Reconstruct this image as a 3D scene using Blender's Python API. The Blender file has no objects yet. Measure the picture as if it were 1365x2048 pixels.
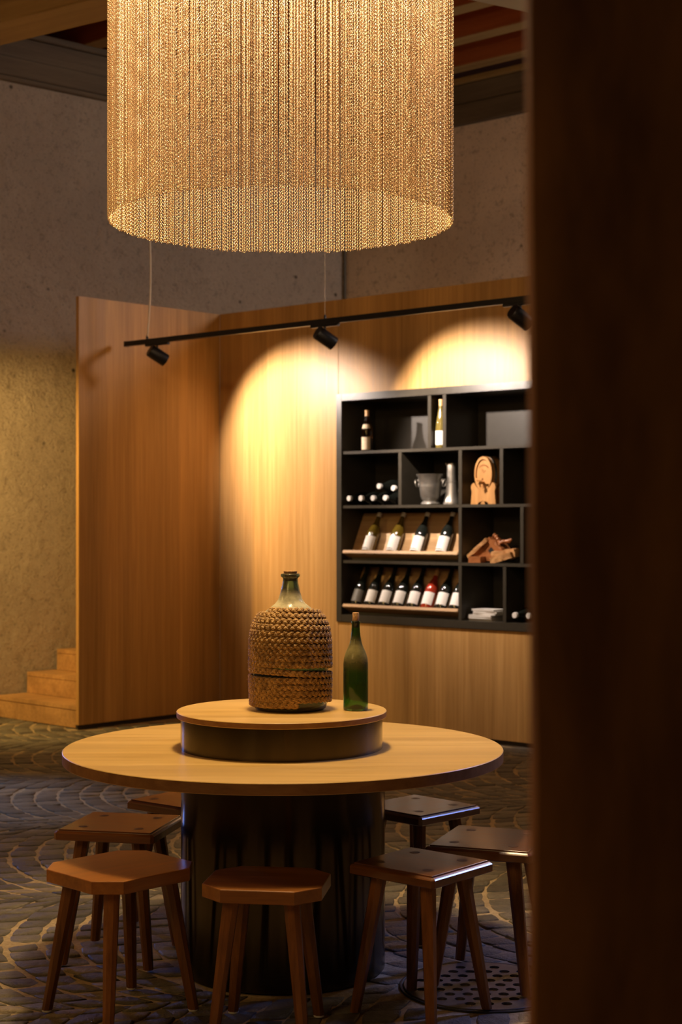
import bpy, bmesh, math, random
from mathutils import Vector, Matrix, noise
PI = math.pi
R = math.radians
rnd = random.Random(7)
SC = bpy.context.scene
COL = SC.collection

# ------------------------------------------------------------------ camera
EYE = 1.526
cam_d = bpy.data.cameras.new('camera')
cam = bpy.data.objects.new('camera', cam_d)
COL.objects.link(cam)
cam.location = (0, 0, EYE)
cam.rotation_euler = (R(90), 0, 0)
cam_d.sensor_fit = 'HORIZONTAL'
cam_d.sensor_width = 24
cam_d.lens = 24 * 3100 / 1365
cam_d.shift_y = 21 / 1365
cam_d.clip_start = 0.05
cam_d.dof.use_dof = True
cam_d.dof.focus_distance = 5.05
cam_d.dof.aperture_fstop = 4.6
SC.camera = cam

# ------------------------------------------------------------------ world, exposure
w = bpy.data.worlds.new('world')
SC.world = w
w.use_nodes = True
bg = w.node_tree.nodes['Background']
bg.inputs[0].default_value = (0.75, 0.72, 0.70, 1)
bg.inputs[1].default_value = 0.020
SC.view_settings.view_transform = 'Standard'
SC.view_settings.look = 'None'
SC.view_settings.gamma = 1
SC.view_settings.exposure = 0.0
SC.view_settings.use_curve_mapping = False
try:
    SC.cycles.use_denoising = True
    SC.cycles.max_bounces = 8
    SC.cycles.diffuse_bounces = 4
    SC.cycles.glossy_bounces = 4
    SC.cycles.transmission_bounces = 8
    SC.cycles.transparent_max_bounces = 12
    SC.cycles.sample_clamp_indirect = 3
    SC.cycles.caustics_reflective = False
    SC.cycles.caustics_refractive = False
except Exception:
    pass

# room directions: the inner oak partition runs along U from corner C, NI points into it
C = Vector((-0.972, 12.43, 0))
U = Vector((0.7568, -0.6538, 0)).normalized()
NI = Vector((0.6538, 0.7568, 0)).normalized()
PL = Vector((-0.69, -0.724, 0)).normalized()       # the short partition, from the corner towards the camera
WARM = (1.0, 0.58, 0.19)
WARMW = (1.0, 0.82, 0.70)
COOL = (0.42, 0.60, 1.0)

def aim(o, target):
    o.rotation_euler = (Vector(target) - Vector(o.location)).to_track_quat('-Z', 'Y').to_euler()

def area(name, loc, target, sx, sy, power, color, spread=180):
    d = bpy.data.lights.new(name, 'AREA')
    d.shape = 'RECTANGLE'; d.size = sx; d.size_y = sy
    d.energy = power; d.color = color; d.spread = R(spread)
    o = bpy.data.objects.new(name, d); COL.objects.link(o)
    o.location = loc; aim(o, target)
    return o

def spot(name, loc, target, power, color, size, blend, radius=0.03):
    d = bpy.data.lights.new(name, 'SPOT')
    d.energy = power; d.color = color; d.spot_size = R(size); d.spot_blend = blend
    d.shadow_soft_size = radius
    o = bpy.data.objects.new(name, d); COL.objects.link(o)
    o.location = loc; aim(o, target)
    return o

# daylight from a high window in the rear wall, right of the view
wl = C + NI * 2.0 + U * 5.6
area('window_daylight', (wl.x, wl.y, 4.4), (-1.6, 10.6, 2.4), 1.4, 1.0, 108, (0.98, 0.86, 0.84))
# daylight from a narrow doorway far left
area('doorway_daylight', (-3.45, 10.05, 1.4), (-0.5, 5.2, 0.6), 0.04, 1.7, 0.8, (0.12, 0.28, 1.0), 24)
spot('doorway_patch', (-3.7, 9.7, 2.6), (-2.0, 8.6, 0.0), 200, COOL, 30, 0.8, 0.1)
# another track lamp, left of the view, washes the rough plaster beside the stairs
spot('plaster_wash', (-3.75, 10.3, 2.75), (-2.55, 12.3, 0.9), 380, (1.0, 0.64, 0.20), 92, 0.6, 0.05)
spot('wall_wash', (1.1, 7.3, 4.4), (0.1, 11.5, 0.9), 370, (1.0, 0.56, 0.16), 70, 0.8, 0.25)  # unseen fill spot, added to lift the lower oak wall
spot('pendant_wash', (-1.6, 0.6, 3.3), (-0.2, 5.0, 3.15), 170, (1.0, 0.74, 0.45), 26, 0.6, 0.1)  # unseen spot added to brighten the front of the chains
# unseen warm fill lights, added behind the camera and left of the table
area('rear_fill', (-3.2, 0.8, 3.6), (-0.4, 5.0, 0.6), 1.6, 1.6, 15, WARM, 120)
lp = bpy.data.lights.new('side_fill', 'POINT'); lp.energy = 72; lp.color = WARM; lp.shadow_soft_size = 0.25
lp_o = bpy.data.objects.new('side_fill', lp); COL.objects.link(lp_o); lp_o.location = (-3.6, 5.6, 3.4)
area('high_window', (4.03, 7.35, 3.75), (0.55, 5.25, 0.4), 0.28, 0.9, 3.2, (0.26, 0.36, 1.0), 28)

# ------------------------------------------------------------------ materials
def mat(name):
    m = bpy.data.materials.new(name); m.use_nodes = True
    nt = m.node_tree
    return m, nt, nt.nodes['Principled BSDF']

def N(nt, typ, **kw):
    n = nt.nodes.new(typ)
    for k, v in kw.items():
        setattr(n, k, v)
    return n

def ramp(nt, src, stops):
    r = N(nt, 'ShaderNodeValToRGB')
    el = r.color_ramp.elements
    while len(el) < len(stops):
        el.new(0.5)
    for e, (p, c) in zip(el, stops):
        e.position = p; e.color = (c[0], c[1], c[2], 1)
    nt.links.new(src, r.inputs[0])
    return r.outputs[0]

def coords(nt, scale=(1, 1, 1), rot=(0, 0, 0), kind='Object'):
    tc = N(nt, 'ShaderNodeTexCoord'); mp = N(nt, 'ShaderNodeMapping')
    mp.inputs['Scale'].default_value = scale
    mp.inputs['Rotation'].default_value = rot
    nt.links.new(tc.outputs[kind], mp.inputs[0])
    return mp.outputs[0]

def noise_tex(nt, vec, scale, detail=4, rough=0.55, dist=0):
    n = N(nt, 'ShaderNodeTexNoise')
    n.inputs['Scale'].default_value = scale; n.inputs['Detail'].default_value = detail
    n.inputs['Roughness'].default_value = rough; n.inputs['Distortion'].default_value = dist
    nt.links.new(vec, n.inputs['Vector'])
    return n.outputs[0]

def bump(nt, b, h, strength, dist):
    n = N(nt, 'ShaderNodeBump')
    n.inputs['Strength'].default_value = strength; n.inputs['Distance'].default_value = dist
    nt.links.new(h, n.inputs['Height']); nt.links.new(n.outputs[0], b.inputs['Normal'])

def mix(nt, a, b, f, mode='MIX'):
    m = N(nt, 'ShaderNodeMix'); m.data_type = 'RGBA'; m.blend_type = mode
    for s, v in ((m.inputs[0], f), (m.inputs[6], a), (m.inputs[7], b)):
        if hasattr(v, 'is_linked'):
            nt.links.new(v, s)
        else:
            s.default_value = v if isinstance(v, (int, float)) else (*v, 1)
    return m.outputs[2]

def plain(name, col, rough=0.5, metal=0.0, spec=0.5, coat=0, em=None, var=0.12, vs=25):
    m, nt, b = mat(name)
    if var:
        v = coords(nt)
        n = noise_tex(nt, v, vs, 5)
        dark = tuple(c * (1 - var) for c in col); lite = tuple(min(1, c * (1 + var)) for c in col)
        nt.links.new(ramp(nt, n, [(0.3, dark), (0.7, lite)]), b.inputs['Base Color'])
        rr = N(nt, 'ShaderNodeMapRange'); rr.inputs[3].default_value = max(0.02, rough - 0.05); rr.inputs[4].default_value = rough + 0.06
        nt.links.new(n, rr.inputs[0]); nt.links.new(rr.outputs[0], b.inputs['Roughness'])
    else:
        b.inputs['Base Color'].default_value = (*col, 1)
        b.inputs['Roughness'].default_value = rough
    b.inputs['Metallic'].default_value = metal
    b.inputs['Specular IOR Level'].default_value = spec
    b.inputs['Coat Weight'].default_value = coat
    if em:
        b.inputs['Emission Color'].default_value = (*em[0], 1); b.inputs['Emission Strength'].default_value = em[1]
    return m

def wood(name, c1, c2, axis='Z', fine=60, stretch=0.03, rough=0.45, bmp=0.15, coat=0.0, rand=0.0, knots=False, spec=0.4):
    """grain runs along AXIS; c1 dark, c2 light"""
    m, nt, b = mat(name)
    sc = {'X': (stretch, 1, 1), 'Y': (1, stretch, 1), 'Z': (1, 1, stretch)}[axis]
    v = coords(nt, sc)
    if rand:
        oi = N(nt, 'ShaderNodeObjectInfo'); vm = N(nt, 'ShaderNodeVectorMath', operation='ADD')
        sc2 = N(nt, 'ShaderNodeMath', operation='MULTIPLY'); sc2.inputs[1].default_value = 17.3
        nt.links.new(oi.outputs['Random'], sc2.inputs[0])
        nt.links.new(v, vm.inputs[0]); nt.links.new(sc2.outputs[0], vm.inputs[1]); v = vm.outputs[0]
    a = noise_tex(nt, v, fine, 6, 0.65, 0.3)
    g = noise_tex(nt, v, fine * 0.12, 3, 0.5, 0.8)
    mid = tuple((p + q) / 2 for p, q in zip(c1, c2))
    col = ramp(nt, a, [(0.28, c1), (0.5, mid), (0.72, c2)])
    big = ramp(nt, g, [(0.3, (0.72, 0.70, 0.68)), (0.7, (1.12, 1.12, 1.12))])
    col = mix(nt, col, big, 1.0, 'MULTIPLY')
    if knots:
        kv = N(nt, 'ShaderNodeTexVoronoi'); kv.inputs['Scale'].default_value = 2.2
        nt.links.new(coords(nt, {'X': (.5, 1, 1), 'Y': (1, .5, 1), 'Z': (1, 1, .5)}[axis]), kv.inputs['Vector'])
        col = mix(nt, (0.05, 0.02, 0.01), col, ramp(nt, kv.outputs[0], [(0.03, (0, 0, 0)), (0.09, (1, 1, 1))]))
    if rand:
        oi2 = N(nt, 'ShaderNodeObjectInfo')
        col = mix(nt, col, ramp(nt, oi2.outputs['Random'], [(0, (1 - rand,) * 3), (1, (1 + rand,) * 3)]), 1.0, 'MULTIPLY')
    nt.links.new(col, b.inputs['Base Color'])
    rr = N(nt, 'ShaderNodeMapRange'); rr.inputs[3].default_value = rough - 0.06; rr.inputs[4].default_value = rough + 0.12
    nt.links.new(a, rr.inputs[0]); nt.links.new(rr.outputs[0], b.inputs['Roughness'])
    b.inputs['Specular IOR Level'].default_value = spec
    b.inputs['Coat Weight'].default_value = coat; b.inputs['Coat Roughness'].default_value = 0.18
    if bmp:
        bump(nt, b, a, bmp, 0.002)
    return m

M = {}
M['veneer'] = wood('oak_veneer', (0.42, 0.220, 0.064), (0.60, 0.350, 0.122), 'Z', 46, 0.025, 0.42, 0.06, spec=0.35)
M['step_oak'] = wood('oak_steps', (0.38, 0.20, 0.075), (0.58, 0.34, 0.14), 'X', 40, 0.04, 0.45, 0.06)
M['table_oak'] = wood('oak_tabletop', (0.56, 0.35, 0.10), (0.72, 0.49, 0.18), 'X', 30, 0.05, 0.36, 0.05, spec=0.4)
M['tray_oak'] = wood('oak_tray', (0.50, 0.30, 0.13), (0.68, 0.44, 0.22), 'X', 40, 0.05, 0.5, 0.05)
M['stool'] = wood('stool_wood', (0.12, 0.038, 0.008), (0.24, 0.082, 0.017), 'X', 42, 0.06, 0.30, 0.06, coat=1.0, rand=0.15)
M['stool_light'] = wood('octagon_stool_wood', (0.24, 0.086, 0.014), (0.39, 0.150, 0.027), 'X', 42, 0.06, 0.34, 0.05, coat=0.7, rand=0.12)
M['stool_leg'] = wood('stool_leg_wood', (0.13, 0.046, 0.010), (0.30, 0.115, 0.026), 'Z', 50, 0.08, 0.38, 0.25, rand=0.2)
M['plug'] = wood('stool_plug_wood', (0.05, 0.022, 0.010), (0.12, 0.05, 0.02), 'X', 80, 0.5, 0.4, 0.1)
M['pine'] = wood('pine_beam', (0.30, 0.185, 0.06), (0.46, 0.31, 0.12), 'X', 16, 0.06, 0.6, 0.2, knots=True)
M['redwood'] = wood('red_joist', (0.30, 0.075, 0.018), (0.50, 0.155, 0.045), 'X', 16, 0.06, 0.6, 0.2, knots=True)
M['greywood'] = wood('grey_plate', (0.11, 0.080, 0.048), (0.21, 0.160, 0.100), 'X', 12, 0.08, 0.75, 0.35)
M['post'] = wood('old_post', (0.14, 0.048, 0.010), (0.56, 0.235, 0.050), 'Z', 9, 0.25, 0.75, 0.6)
M['barrel'] = wood('barrel_wood', (0.40, 0.185, 0.050), (0.58, 0.300, 0.095), 'Z', 40, 0.1, 0.5, 0.1)
M['root'] = wood('root_wood', (0.18, 0.060, 0.018), (0.42, 0.160, 0.055), 'X', 30, 0.4, 0.28, 0.6, coat=0.4)
M['bark'] = wood('bark_wood', (0.26, 0.11, 0.030), (0.58, 0.31, 0.11), 'X', 26, 0.3, 0.7, 0.9)
M['shelf'] = plain('graphite_board', (0.040, 0.034, 0.024), 0.36, 0.0, 0.35, var=0.06)
M['shelf_dark'] = plain('graphite_back', (0.045, 0.040, 0.032), 0.45, 0.0, 0.3, var=0.05)
M['black'] = plain('black_powder_coat', (0.006, 0.006, 0.008), 0.4, 0.0, 0.5, var=0.1)
M['lens'] = plain('lamp_lens', (1, 0.8, 0.5), 0.4, em=((1.0, 0.72, 0.42), 30), var=0)
M['bulb'] = plain('bulb_glow', (1, 0.8, 0.5), 0.4, em=((1.0, 0.62, 0.28), 8), var=0)
M['pewter'] = plain('pewter', (0.38, 0.36, 0.32), 0.38, 0.88, var=0.15, vs=18)
M['paper'] = plain('label_paper', (0.80, 0.77, 0.72), 0.8, var=0.03, vs=60)
M['paper_old'] = plain('aged_label_paper', (0.74, 0.60, 0.42), 0.8, var=0.12, vs=60)
M['paper_dark'] = plain('dark_label_paper', (0.13, 0.12, 0.10), 0.55, var=0.1, vs=60)
M['ink'] = plain('black_print', (0.012, 0.011, 0.010), 0.6, var=0)
M['cap_white'] = plain('white_capsule', (0.78, 0.75, 0.70), 0.45, var=0.04)
M['cap_tan'] = plain('tan_capsule', (0.62, 0.36, 0.15), 0.4, var=0.1)
M['cap_black'] = plain('black_capsule', (0.012, 0.012, 0.014), 0.3, var=0)
M['cork'] = plain('cork', (0.55, 0.32, 0.14), 0.85, var=0.45, vs=140)
M['glass_black'] = plain('dark_bottle_glass', (0.010, 0.012, 0.010), 0.06, 0, 0.6, 0.3, var=0)
M['pad'] = plain('white_felt_pad', (0.72, 0.68, 0.60), 0.8, var=0.05)
M['grate'] = plain('cast_iron_grate', (0.13, 0.12, 0.12), 0.45, 0.7, var=0.4, vs=14)
M['grate_ring'] = plain('cast_iron_ring', (0.04, 0.038, 0.035), 0.6, 0.5, var=0.3, vs=20)
M['pit'] = plain('drain_pit', (0.004, 0.004, 0.004), 0.9, var=0)
M['cable'] = plain('pale_cable', (0.85, 0.74, 0.58), 0.5, var=0)
M['duct'] = plain('pale_grey_board', (0.42, 0.44, 0.47), 0.7, var=0.05, vs=4)
M['strip'] = plain('strip_paint', (0.10, 0.085, 0.055), 0.6, var=0.1)
M['line'] = plain('plinth_shadow_gap', (0.02, 0.013, 0.008), 0.8, var=0)  # near-black colour paints the shade in the gap under the panels

def glass(name, col, rough=0.03, trans=1.0, dust=None, dz=(0.17, 0.27)):
    m, nt, b = mat(name)
    b.inputs['Base Color'].default_value = (*col, 1)
    b.inputs['Roughness'].default_value = rough
    b.inputs['Transmission Weight'].default_value = trans
    b.inputs['IOR'].default_value = 1.5
    if dust:
        v = coords(nt)
        n = noise_tex(nt, v, 32, 6, 0.65)
        sx = N(nt, 'ShaderNodeSeparateXYZ'); nt.links.new(v, sx.inputs[0])
        z = sx.outputs[2]
        a = N(nt, 'ShaderNodeMapRange'); a.inputs[1].default_value = dz[0]; a.inputs[2].default_value = (dz[0] + dz[1]) / 2
        nt.links.new(z, a.inputs[0])
        c = N(nt, 'ShaderNodeMapRange'); c.inputs[1].default_value = dz[1]; c.inputs[2].default_value = dz[1] - 0.035
        nt.links.new(z, c.inputs[0])
        mu = N(nt, 'ShaderNodeMath', operation='MULTIPLY'); nt.links.new(a.outputs[0], mu.inputs[0]); nt.links.new(c.outputs[0], mu.inputs[1])
        mu2 = N(nt, 'ShaderNodeMath', operation='MULTIPLY'); nt.links.new(mu.outputs[0], mu2.inputs[0])
        mr = N(nt, 'ShaderNodeMapRange'); mr.inputs[1].default_value = 0.3; mr.inputs[2].default_value = 0.6; mr.inputs[3].default_value = dust[1] * 0.5; mr.inputs[4].default_value = dust[1]
        nt.links.new(n, mr.inputs[0]); nt.links.new(mr.outputs[0], mu2.inputs[1])
        add = N(nt, 'ShaderNodeMath', operation='ADD', use_clamp=True); add.inputs[1].default_value = dust[2]
        nt.links.new(mu2.outputs[0], add.inputs[0])
        d = N(nt, 'ShaderNodeBsdfDiffuse'); d.inputs[0].default_value = (*dust[0], 1)
        ms = N(nt, 'ShaderNodeMixShader')
        nt.links.new(add.outputs[0], ms.inputs[0]); nt.links.new(b.outputs[0], ms.inputs[1]); nt.links.new(d.outputs[0], ms.inputs[2])
        nt.links.new(ms.outputs[0], nt.nodes['Material Output'].inputs[0])
    return m
M['green_glass'] = glass('green_bottle_glass', (0.13, 0.36, 0.09), 0.07, 1.0, ((0.34, 0.30, 0.13), 0.65, 0.05), (0.13, 0.26))
M['jug_glass'] = glass('demijohn_glass', (0.50, 0.72, 0.60), 0.10, 1.0, ((0.60, 0.55, 0.36), 0.80, 0.10), (0.30, 0.425))
M['amber_glass'] = glass('amber_bottle_glass', (0.45, 0.17, 0.03), 0.03)
M['straw_glass'] = plain('straw_bottle_glass', (0.15, 0.115, 0.028), 0.06, 0, 0.6, 0.4, var=0)
M['olive_glass'] = plain('olive_bottle_glass', (0.10, 0.065, 0.008), 0.06, 0, 0.6, 0.3, var=0)
M['rose_glass'] = plain('rose_bottle_glass', (0.30, 0.030, 0.012), 0.06, 0, 0.6, 0.3, var=0)
M['clear_glass'] = glass('clear_bottle_neck', (0.9, 0.88, 0.85), 0.03)

def make_plaster(name, c1, c2, bs, cb=0.7, bd=0.06):
    m, nt, b = mat(name)
    v = coords(nt)
    big = noise_tex(nt, v, 0.9, 5, 0.6, 0.4)
    med = noise_tex(nt, v, 15, 9, 0.74, 0.25)
    fine = noise_tex(nt, v, 55, 6, 0.65, 0.1)
    col = ramp(nt, big, [(0.3, c1), (0.7, c2)])
    col = mix(nt, col, ramp(nt, med, [(0.32, (0.35, 0.31, 0.28)), (0.46, (1, 1, 1))]), cb, 'MULTIPLY')
    col = mix(nt, col, ramp(nt, fine, [(0.33, (0.35, 0.31, 0.28)), (0.42, (1, 1, 1))]), 0.7, 'MULTIPLY')
    vo = N(nt, 'ShaderNodeTexVoronoi'); vo.inputs['Scale'].default_value = 3.2; vo.inputs['Randomness'].default_value = 1
    nt.links.new(v, vo.inputs['Vector'])
    pit = ramp(nt, vo.outputs[0], [(0.035, (0.10, 0.08, 0.06)), (0.075, (1, 1, 1))])
    col = mix(nt, col, pit, 0.9, 'MULTIPLY')
    nt.links.new(col, b.inputs['Base Color'])
    b.inputs['Roughness'].default_value = 0.95
    b.inputs['Specular IOR Level'].default_value = 0.15
    h = mix(nt, med, fine, 0.3)
    h2 = mix(nt, h, noise_tex(nt, coords(nt, (1, 1, 1)), 4, 3, 0.5, 1.2), 0.4)
    bump(nt, b, h2, bs, bd)
    return m
M['plaster'] = make_plaster('rough_plaster', (0.66, 0.54, 0.42), (0.84, 0.70, 0.54), 1.0, 0.5, 0.14)
M['plaster_rear'] = make_plaster('rear_plaster', (0.60, 0.48, 0.37), (0.78, 0.63, 0.48), 0.35)

def make_stone(name, c1, c2):
    m, nt, b = mat(name)
    at = N(nt, 'ShaderNodeAttribute'); at.attribute_name = 'tone'
    oi = N(nt, 'ShaderNodeObjectInfo')
    ad = N(nt, 'ShaderNodeMath', operation='ADD'); nt.links.new(at.outputs['Fac'], ad.inputs[0]); nt.links.new(oi.outputs['Random'], ad.inputs[1])
    fr = N(nt, 'ShaderNodeMath', operation='FRACT'); nt.links.new(ad.outputs[0], fr.inputs[0])
    col = ramp(nt, fr.outputs[0], [(0.0, c1), (0.75, c2), (0.90, c2), (0.93, (0.30, 0.25, 0.17))])
    tc = N(nt, 'ShaderNodeNewGeometry')
    n = noise_tex(nt, tc.outputs['Position'], 26, 8, 0.7, 0.5)
    n2 = noise_tex(nt, tc.outputs['Position'], 90, 4, 0.6)
    col = mix(nt, col, ramp(nt, n, [(0.3, (0.55, 0.53, 0.50)), (0.7, (1.25, 1.2, 1.1))]), 1.0, 'MULTIPLY')
    nt.links.new(col, b.inputs['Base Color'])
    rr = N(nt, 'ShaderNodeMapRange'); rr.inputs[3].default_value = 0.34; rr.inputs[4].default_value = 0.66
    nt.links.new(n, rr.inputs[0]); nt.links.new(rr.outputs[0], b.inputs['Roughness'])
    bump(nt, b, mix(nt, n, n2, 0.3), 1.0, 0.02)
    return m
M['stone'] = make_stone('cobble_stone', (0.075, 0.071, 0.062), (0.20, 0.185, 0.150))

def make_mortar():
    m, nt, b = mat('sandy_mortar')
    v = coords(nt)
    a = noise_tex(nt, v, 60, 8, 0.7); g = noise_tex(nt, v, 3, 3)
    col = mix(nt, ramp(nt, a, [(0.3, (0.30, 0.22, 0.12)), (0.7, (0.60, 0.46, 0.28))]), ramp(nt, g, [(0.3, (0.7, 0.7, 0.7)), (0.7, (1.1, 1.1, 1.1))]), 1, 'MULTIPLY')
    nt.links.new(col, b.inputs['Base Color']); b.inputs['Roughness'].default_value = 0.9
    bump(nt, b, a, 0.6, 0.01)
    return m
M['mortar'] = make_mortar()

def make_drum():
    m, nt, b = mat('blackened_steel')
    v = coords(nt, (1, 1, 0.15))
    n = noise_tex(nt, v, 5, 5, 0.6, 0.5)
    nt.links.new(ramp(nt, n, [(0.3, (0.040, 0.030, 0.016)), (0.7, (0.095, 0.072, 0.040))]), b.inputs['Base Color'])
    b.inputs['Metallic'].default_value = 0.85
    rr = N(nt, 'ShaderNodeMapRange'); rr.inputs[3].default_value = 0.14; rr.inputs[4].default_value = 0.22
    tg = N(nt, 'ShaderNodeTangent', direction_type='RADIAL', axis='Z'); nt.links.new(tg.outputs[0], b.inputs['Tangent'])
    b.inputs['Anisotropic'].default_value = 0.92; b.inputs['Anisotropic Rotation'].default_value = 0.25
    nt.links.new(n, rr.inputs[0]); nt.links.new(rr.outputs[0], b.inputs['Roughness'])
    return m
M['drum'] = make_drum()

def make_chain():
    m, nt, b = mat('brass_chain')
    b.inputs['Base Color'].default_value = (0.87, 0.63, 0.37, 1)
    b.inputs['Metallic'].default_value = 0.75
    b.inputs['Roughness'].default_value = 0.33
    return m
M['chain'] = make_chain()

def make_rope():
    m, nt, b = mat('seagrass_braid')
    at = N(nt, 'ShaderNodeAttribute'); at.attribute_name = 'tone'
    tc = coords(nt)
    n = noise_tex(nt, tc, 120, 5, 0.65, 0.5)
    n2 = noise_tex(nt, tc, 22, 3, 0.5)
    col = ramp(nt, n, [(0.25, (0.16, 0.085, 0.022)), (0.5, (0.46, 0.28, 0.10)), (0.75, (0.72, 0.50, 0.22))])
    col = mix(nt, col, ramp(nt, n2, [(0.3, (0.6, 0.55, 0.5)), (0.7, (1.15, 1.12, 1.05))]), 1, 'MULTIPLY')
    nt.links.new(col, b.inputs['Base Color']); b.inputs['Roughness'].default_value = 0.55
    bump(nt, b, n, 0.5, 0.003)
    return m
M['rope'] = make_rope()

# ------------------------------------------------------------------ mesh helpers
def link(name, bm, m, parent=None, smooth=False, flat_angle=None):
    me = bpy.data.meshes.new(name)
    bmesh.ops.recalc_face_normals(bm, faces=bm.faces)
    if smooth:
        for f in bm.faces:
            f.smooth = True
        if flat_angle:
            for e in bm.edges:
                if len(e.link_faces) == 2 and e.calc_face_angle(0) > R(flat_angle):
                    e.smooth = False
    bm.to_mesh(me); bm.free()
    me.materials.append(m)
    o = bpy.data.objects.new(name, me); COL.objects.link(o)
    if parent:
        o.parent = parent
    return o

def tag(o, label=None, cat=None, group=None, kind=None):
    if label: o['label'] = label
    if cat: o['category'] = cat
    if group: o['group'] = group
    if kind: o['kind'] = kind
    return o

def empty(name, label, cat, loc=(0, 0, 0), rz=0.0, group=None):
    o = bpy.data.objects.new(name, None); COL.objects.link(o)
    o.empty_display_size = 0.1
    o.location = loc; o.rotation_euler = (0, 0, rz)
    return tag(o, label, cat, group)

def box(bm, c, s, mtx=None, bev=0.0):
    r = bmesh.ops.create_cube(bm, size=1)
    vs = r['verts']
    bmesh.ops.scale(bm, vec=s, verts=vs)
    if bev:
        es = list({e for v in vs for e in v.link_edges})
        rb = bmesh.ops.bevel(bm, geom=es, offset=bev, segments=2, affect='EDGES', clamp_overlap=True)
        vs = list({v for f in rb['faces'] for v in f.verts} | {v for v in vs if v.is_valid})
    bmesh.ops.translate(bm, vec=c, verts=vs)
    if mtx is not None:
        bmesh.ops.transform(bm, matrix=mtx, verts=vs)
    return vs

def lathe(bm, prof, seg=32, mtx=None, sx=1.0, close=False):
    rings = []
    for r, z in prof:
        if r < 1e-6:
            rings.append([bm.verts.new((0, 0, z))])
        else:
            rings.append([bm.verts.new((r * sx * math.cos(2 * PI * i / seg), r * math.sin(2 * PI * i / seg), z)) for i in range(seg)])
    pairs = list(zip(rings, rings[1:]))
    if close:
        pairs.append((rings[-1], rings[0]))
    for a, b in pairs:
        if len(a) == 1 and len(b) == 1:
            continue
        for i in range(seg):
            j = (i + 1) % seg
            if len(a) == 1: bm.faces.new((a[0], b[i], b[j]))
            elif len(b) == 1: bm.faces.new((a[i], a[j], b[0]))
            else: bm.faces.new((a[i], a[j], b[j], b[i]))
    vs = [v for r in rings for v in r]
    if mtx is not None:
        bmesh.ops.transform(bm, matrix=mtx, verts=vs)
    return vs

def tube(bm, pts, rad, seg=8, cap=True):
    """rad: number or list"""
    pts = [Vector(p) for p in pts]
    n = len(pts)
    rads = rad if isinstance(rad, (list, tuple)) else [rad] * n
    t0 = (pts[1] - pts[0]).normalized()
    ref = Vector((0, 0, 1)) if abs(t0.z) < 0.9 else Vector((1, 0, 0))
    nrm = t0.cross(ref).normalized()
    rings = []
    for i, p in enumerate(pts):
        t = (pts[min(i + 1, n - 1)] - pts[max(i - 1, 0)]).normalized()
        nrm = (nrm - t * nrm.dot(t)).normalized()
        bi = t.cross(nrm)
        rings.append([bm.verts.new(p + (nrm * math.cos(2 * PI * k / seg) + bi * math.sin(2 * PI * k / seg)) * rads[i]) for k in range(seg)])
    for a, b in zip(rings, rings[1:]):
        for k in range(seg):
            bm.faces.new((a[k], a[(k + 1) % seg], b[(k + 1) % seg], b[k]))
    if cap:
        bm.faces.new(rings[0]); bm.faces.new(rings[-1])

def prism(bm, poly, z0, z1, bev_top=0.0):
    lo = [bm.verts.new((x, y, z0)) for x, y in poly]
    hi = [bm.verts.new((x, y, z1)) for x, y in poly]
    n = len(poly)
    for i in range(n):
        j = (i + 1) % n
        bm.faces.new((lo[i], lo[j], hi[j], hi[i]))
    bm.faces.new(lo[::-1]); bm.faces.new(hi)
    return lo + hi

def frame(origin, xdir, zrot=None):
    """matrix with local x along xdir (horizontal), z up"""
    x = Vector(xdir).normalized(); z = Vector((0, 0, 1)); y = z.cross(x)
    m = Matrix.Identity(4)
    for i, a in enumerate((x, y, z)):
        m[0][i], m[1][i], m[2][i] = a
    m.translation = Vector(origin)
    return m
# local frame of the long partition: x = s along the wall, y = depth into the wall, z up
WM = frame(C, U)
WRZ = math.atan2(U.y, U.x)
def W(s, d, z):
    return WM @ Vector((s, d, z))

# ------------------------------------------------------------------ shell: plaster walls
PC = Vector((0.035, 14.6, 0))                       # rear corner of the plaster walls
PLD = Vector((-1.17, -1.0, 0)).normalized()
WALL_TOP = 5.03
def wall_sheet(name, p0, p1, z0, z1, thick, m, side):
    bm = bmesh.new()
    L = (p1 - p0).length; d = (p1 - p0).normalized()
    nx, nz = int(L / 0.25), int((z1 - z0) / 0.25)
    g = {}
    nrm = Vector((-d.y, d.x, 0)) * side
    for i in range(nx + 1):
        for k in range(nz + 1):
            x = L * i / nx; z = z0 + (z1 - z0) * k / nz
            q = noise.noise(Vector((x * 0.9, z * 0.9, 3))) * 0.012 + noise.noise(Vector((x * 3, z * 3, 9))) * 0.006
            if i in (0, nx): q = 0
            g[i, k] = bm.verts.new(p0 + d * x + nrm * q + Vector((0, 0, z)))
    for i in range(nx):
        for k in range(nz):
            bm.faces.new((g[i, k], g[i + 1, k], g[i + 1, k + 1], g[i, k + 1]))
    back = [bm.verts.new(v.co - nrm * (thick)) for v in (g[0, 0], g[nx, 0], g[nx, nz], g[0, nz])]
    bm.faces.new(back)
    o = link(name, bm, m, smooth=True)
    return tag(o, kind='structure')
wall_sheet('wall_left', PC, PC + PLD * 9.5, -0.05, WALL_TOP, 0.4, M['plaster'], 1)
wall_sheet('wall_rear', PC, PC + U * 9.5, -0.05, WALL_TOP, 0.4, M['plaster_rear'], -1)

# ceiling boards above the joists
bm = bmesh.new()
box(bm, (0, 8, 5.80), (18, 18, 0.06))
tag(link('ceiling', bm, M['redwood']), kind='structure')

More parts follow.
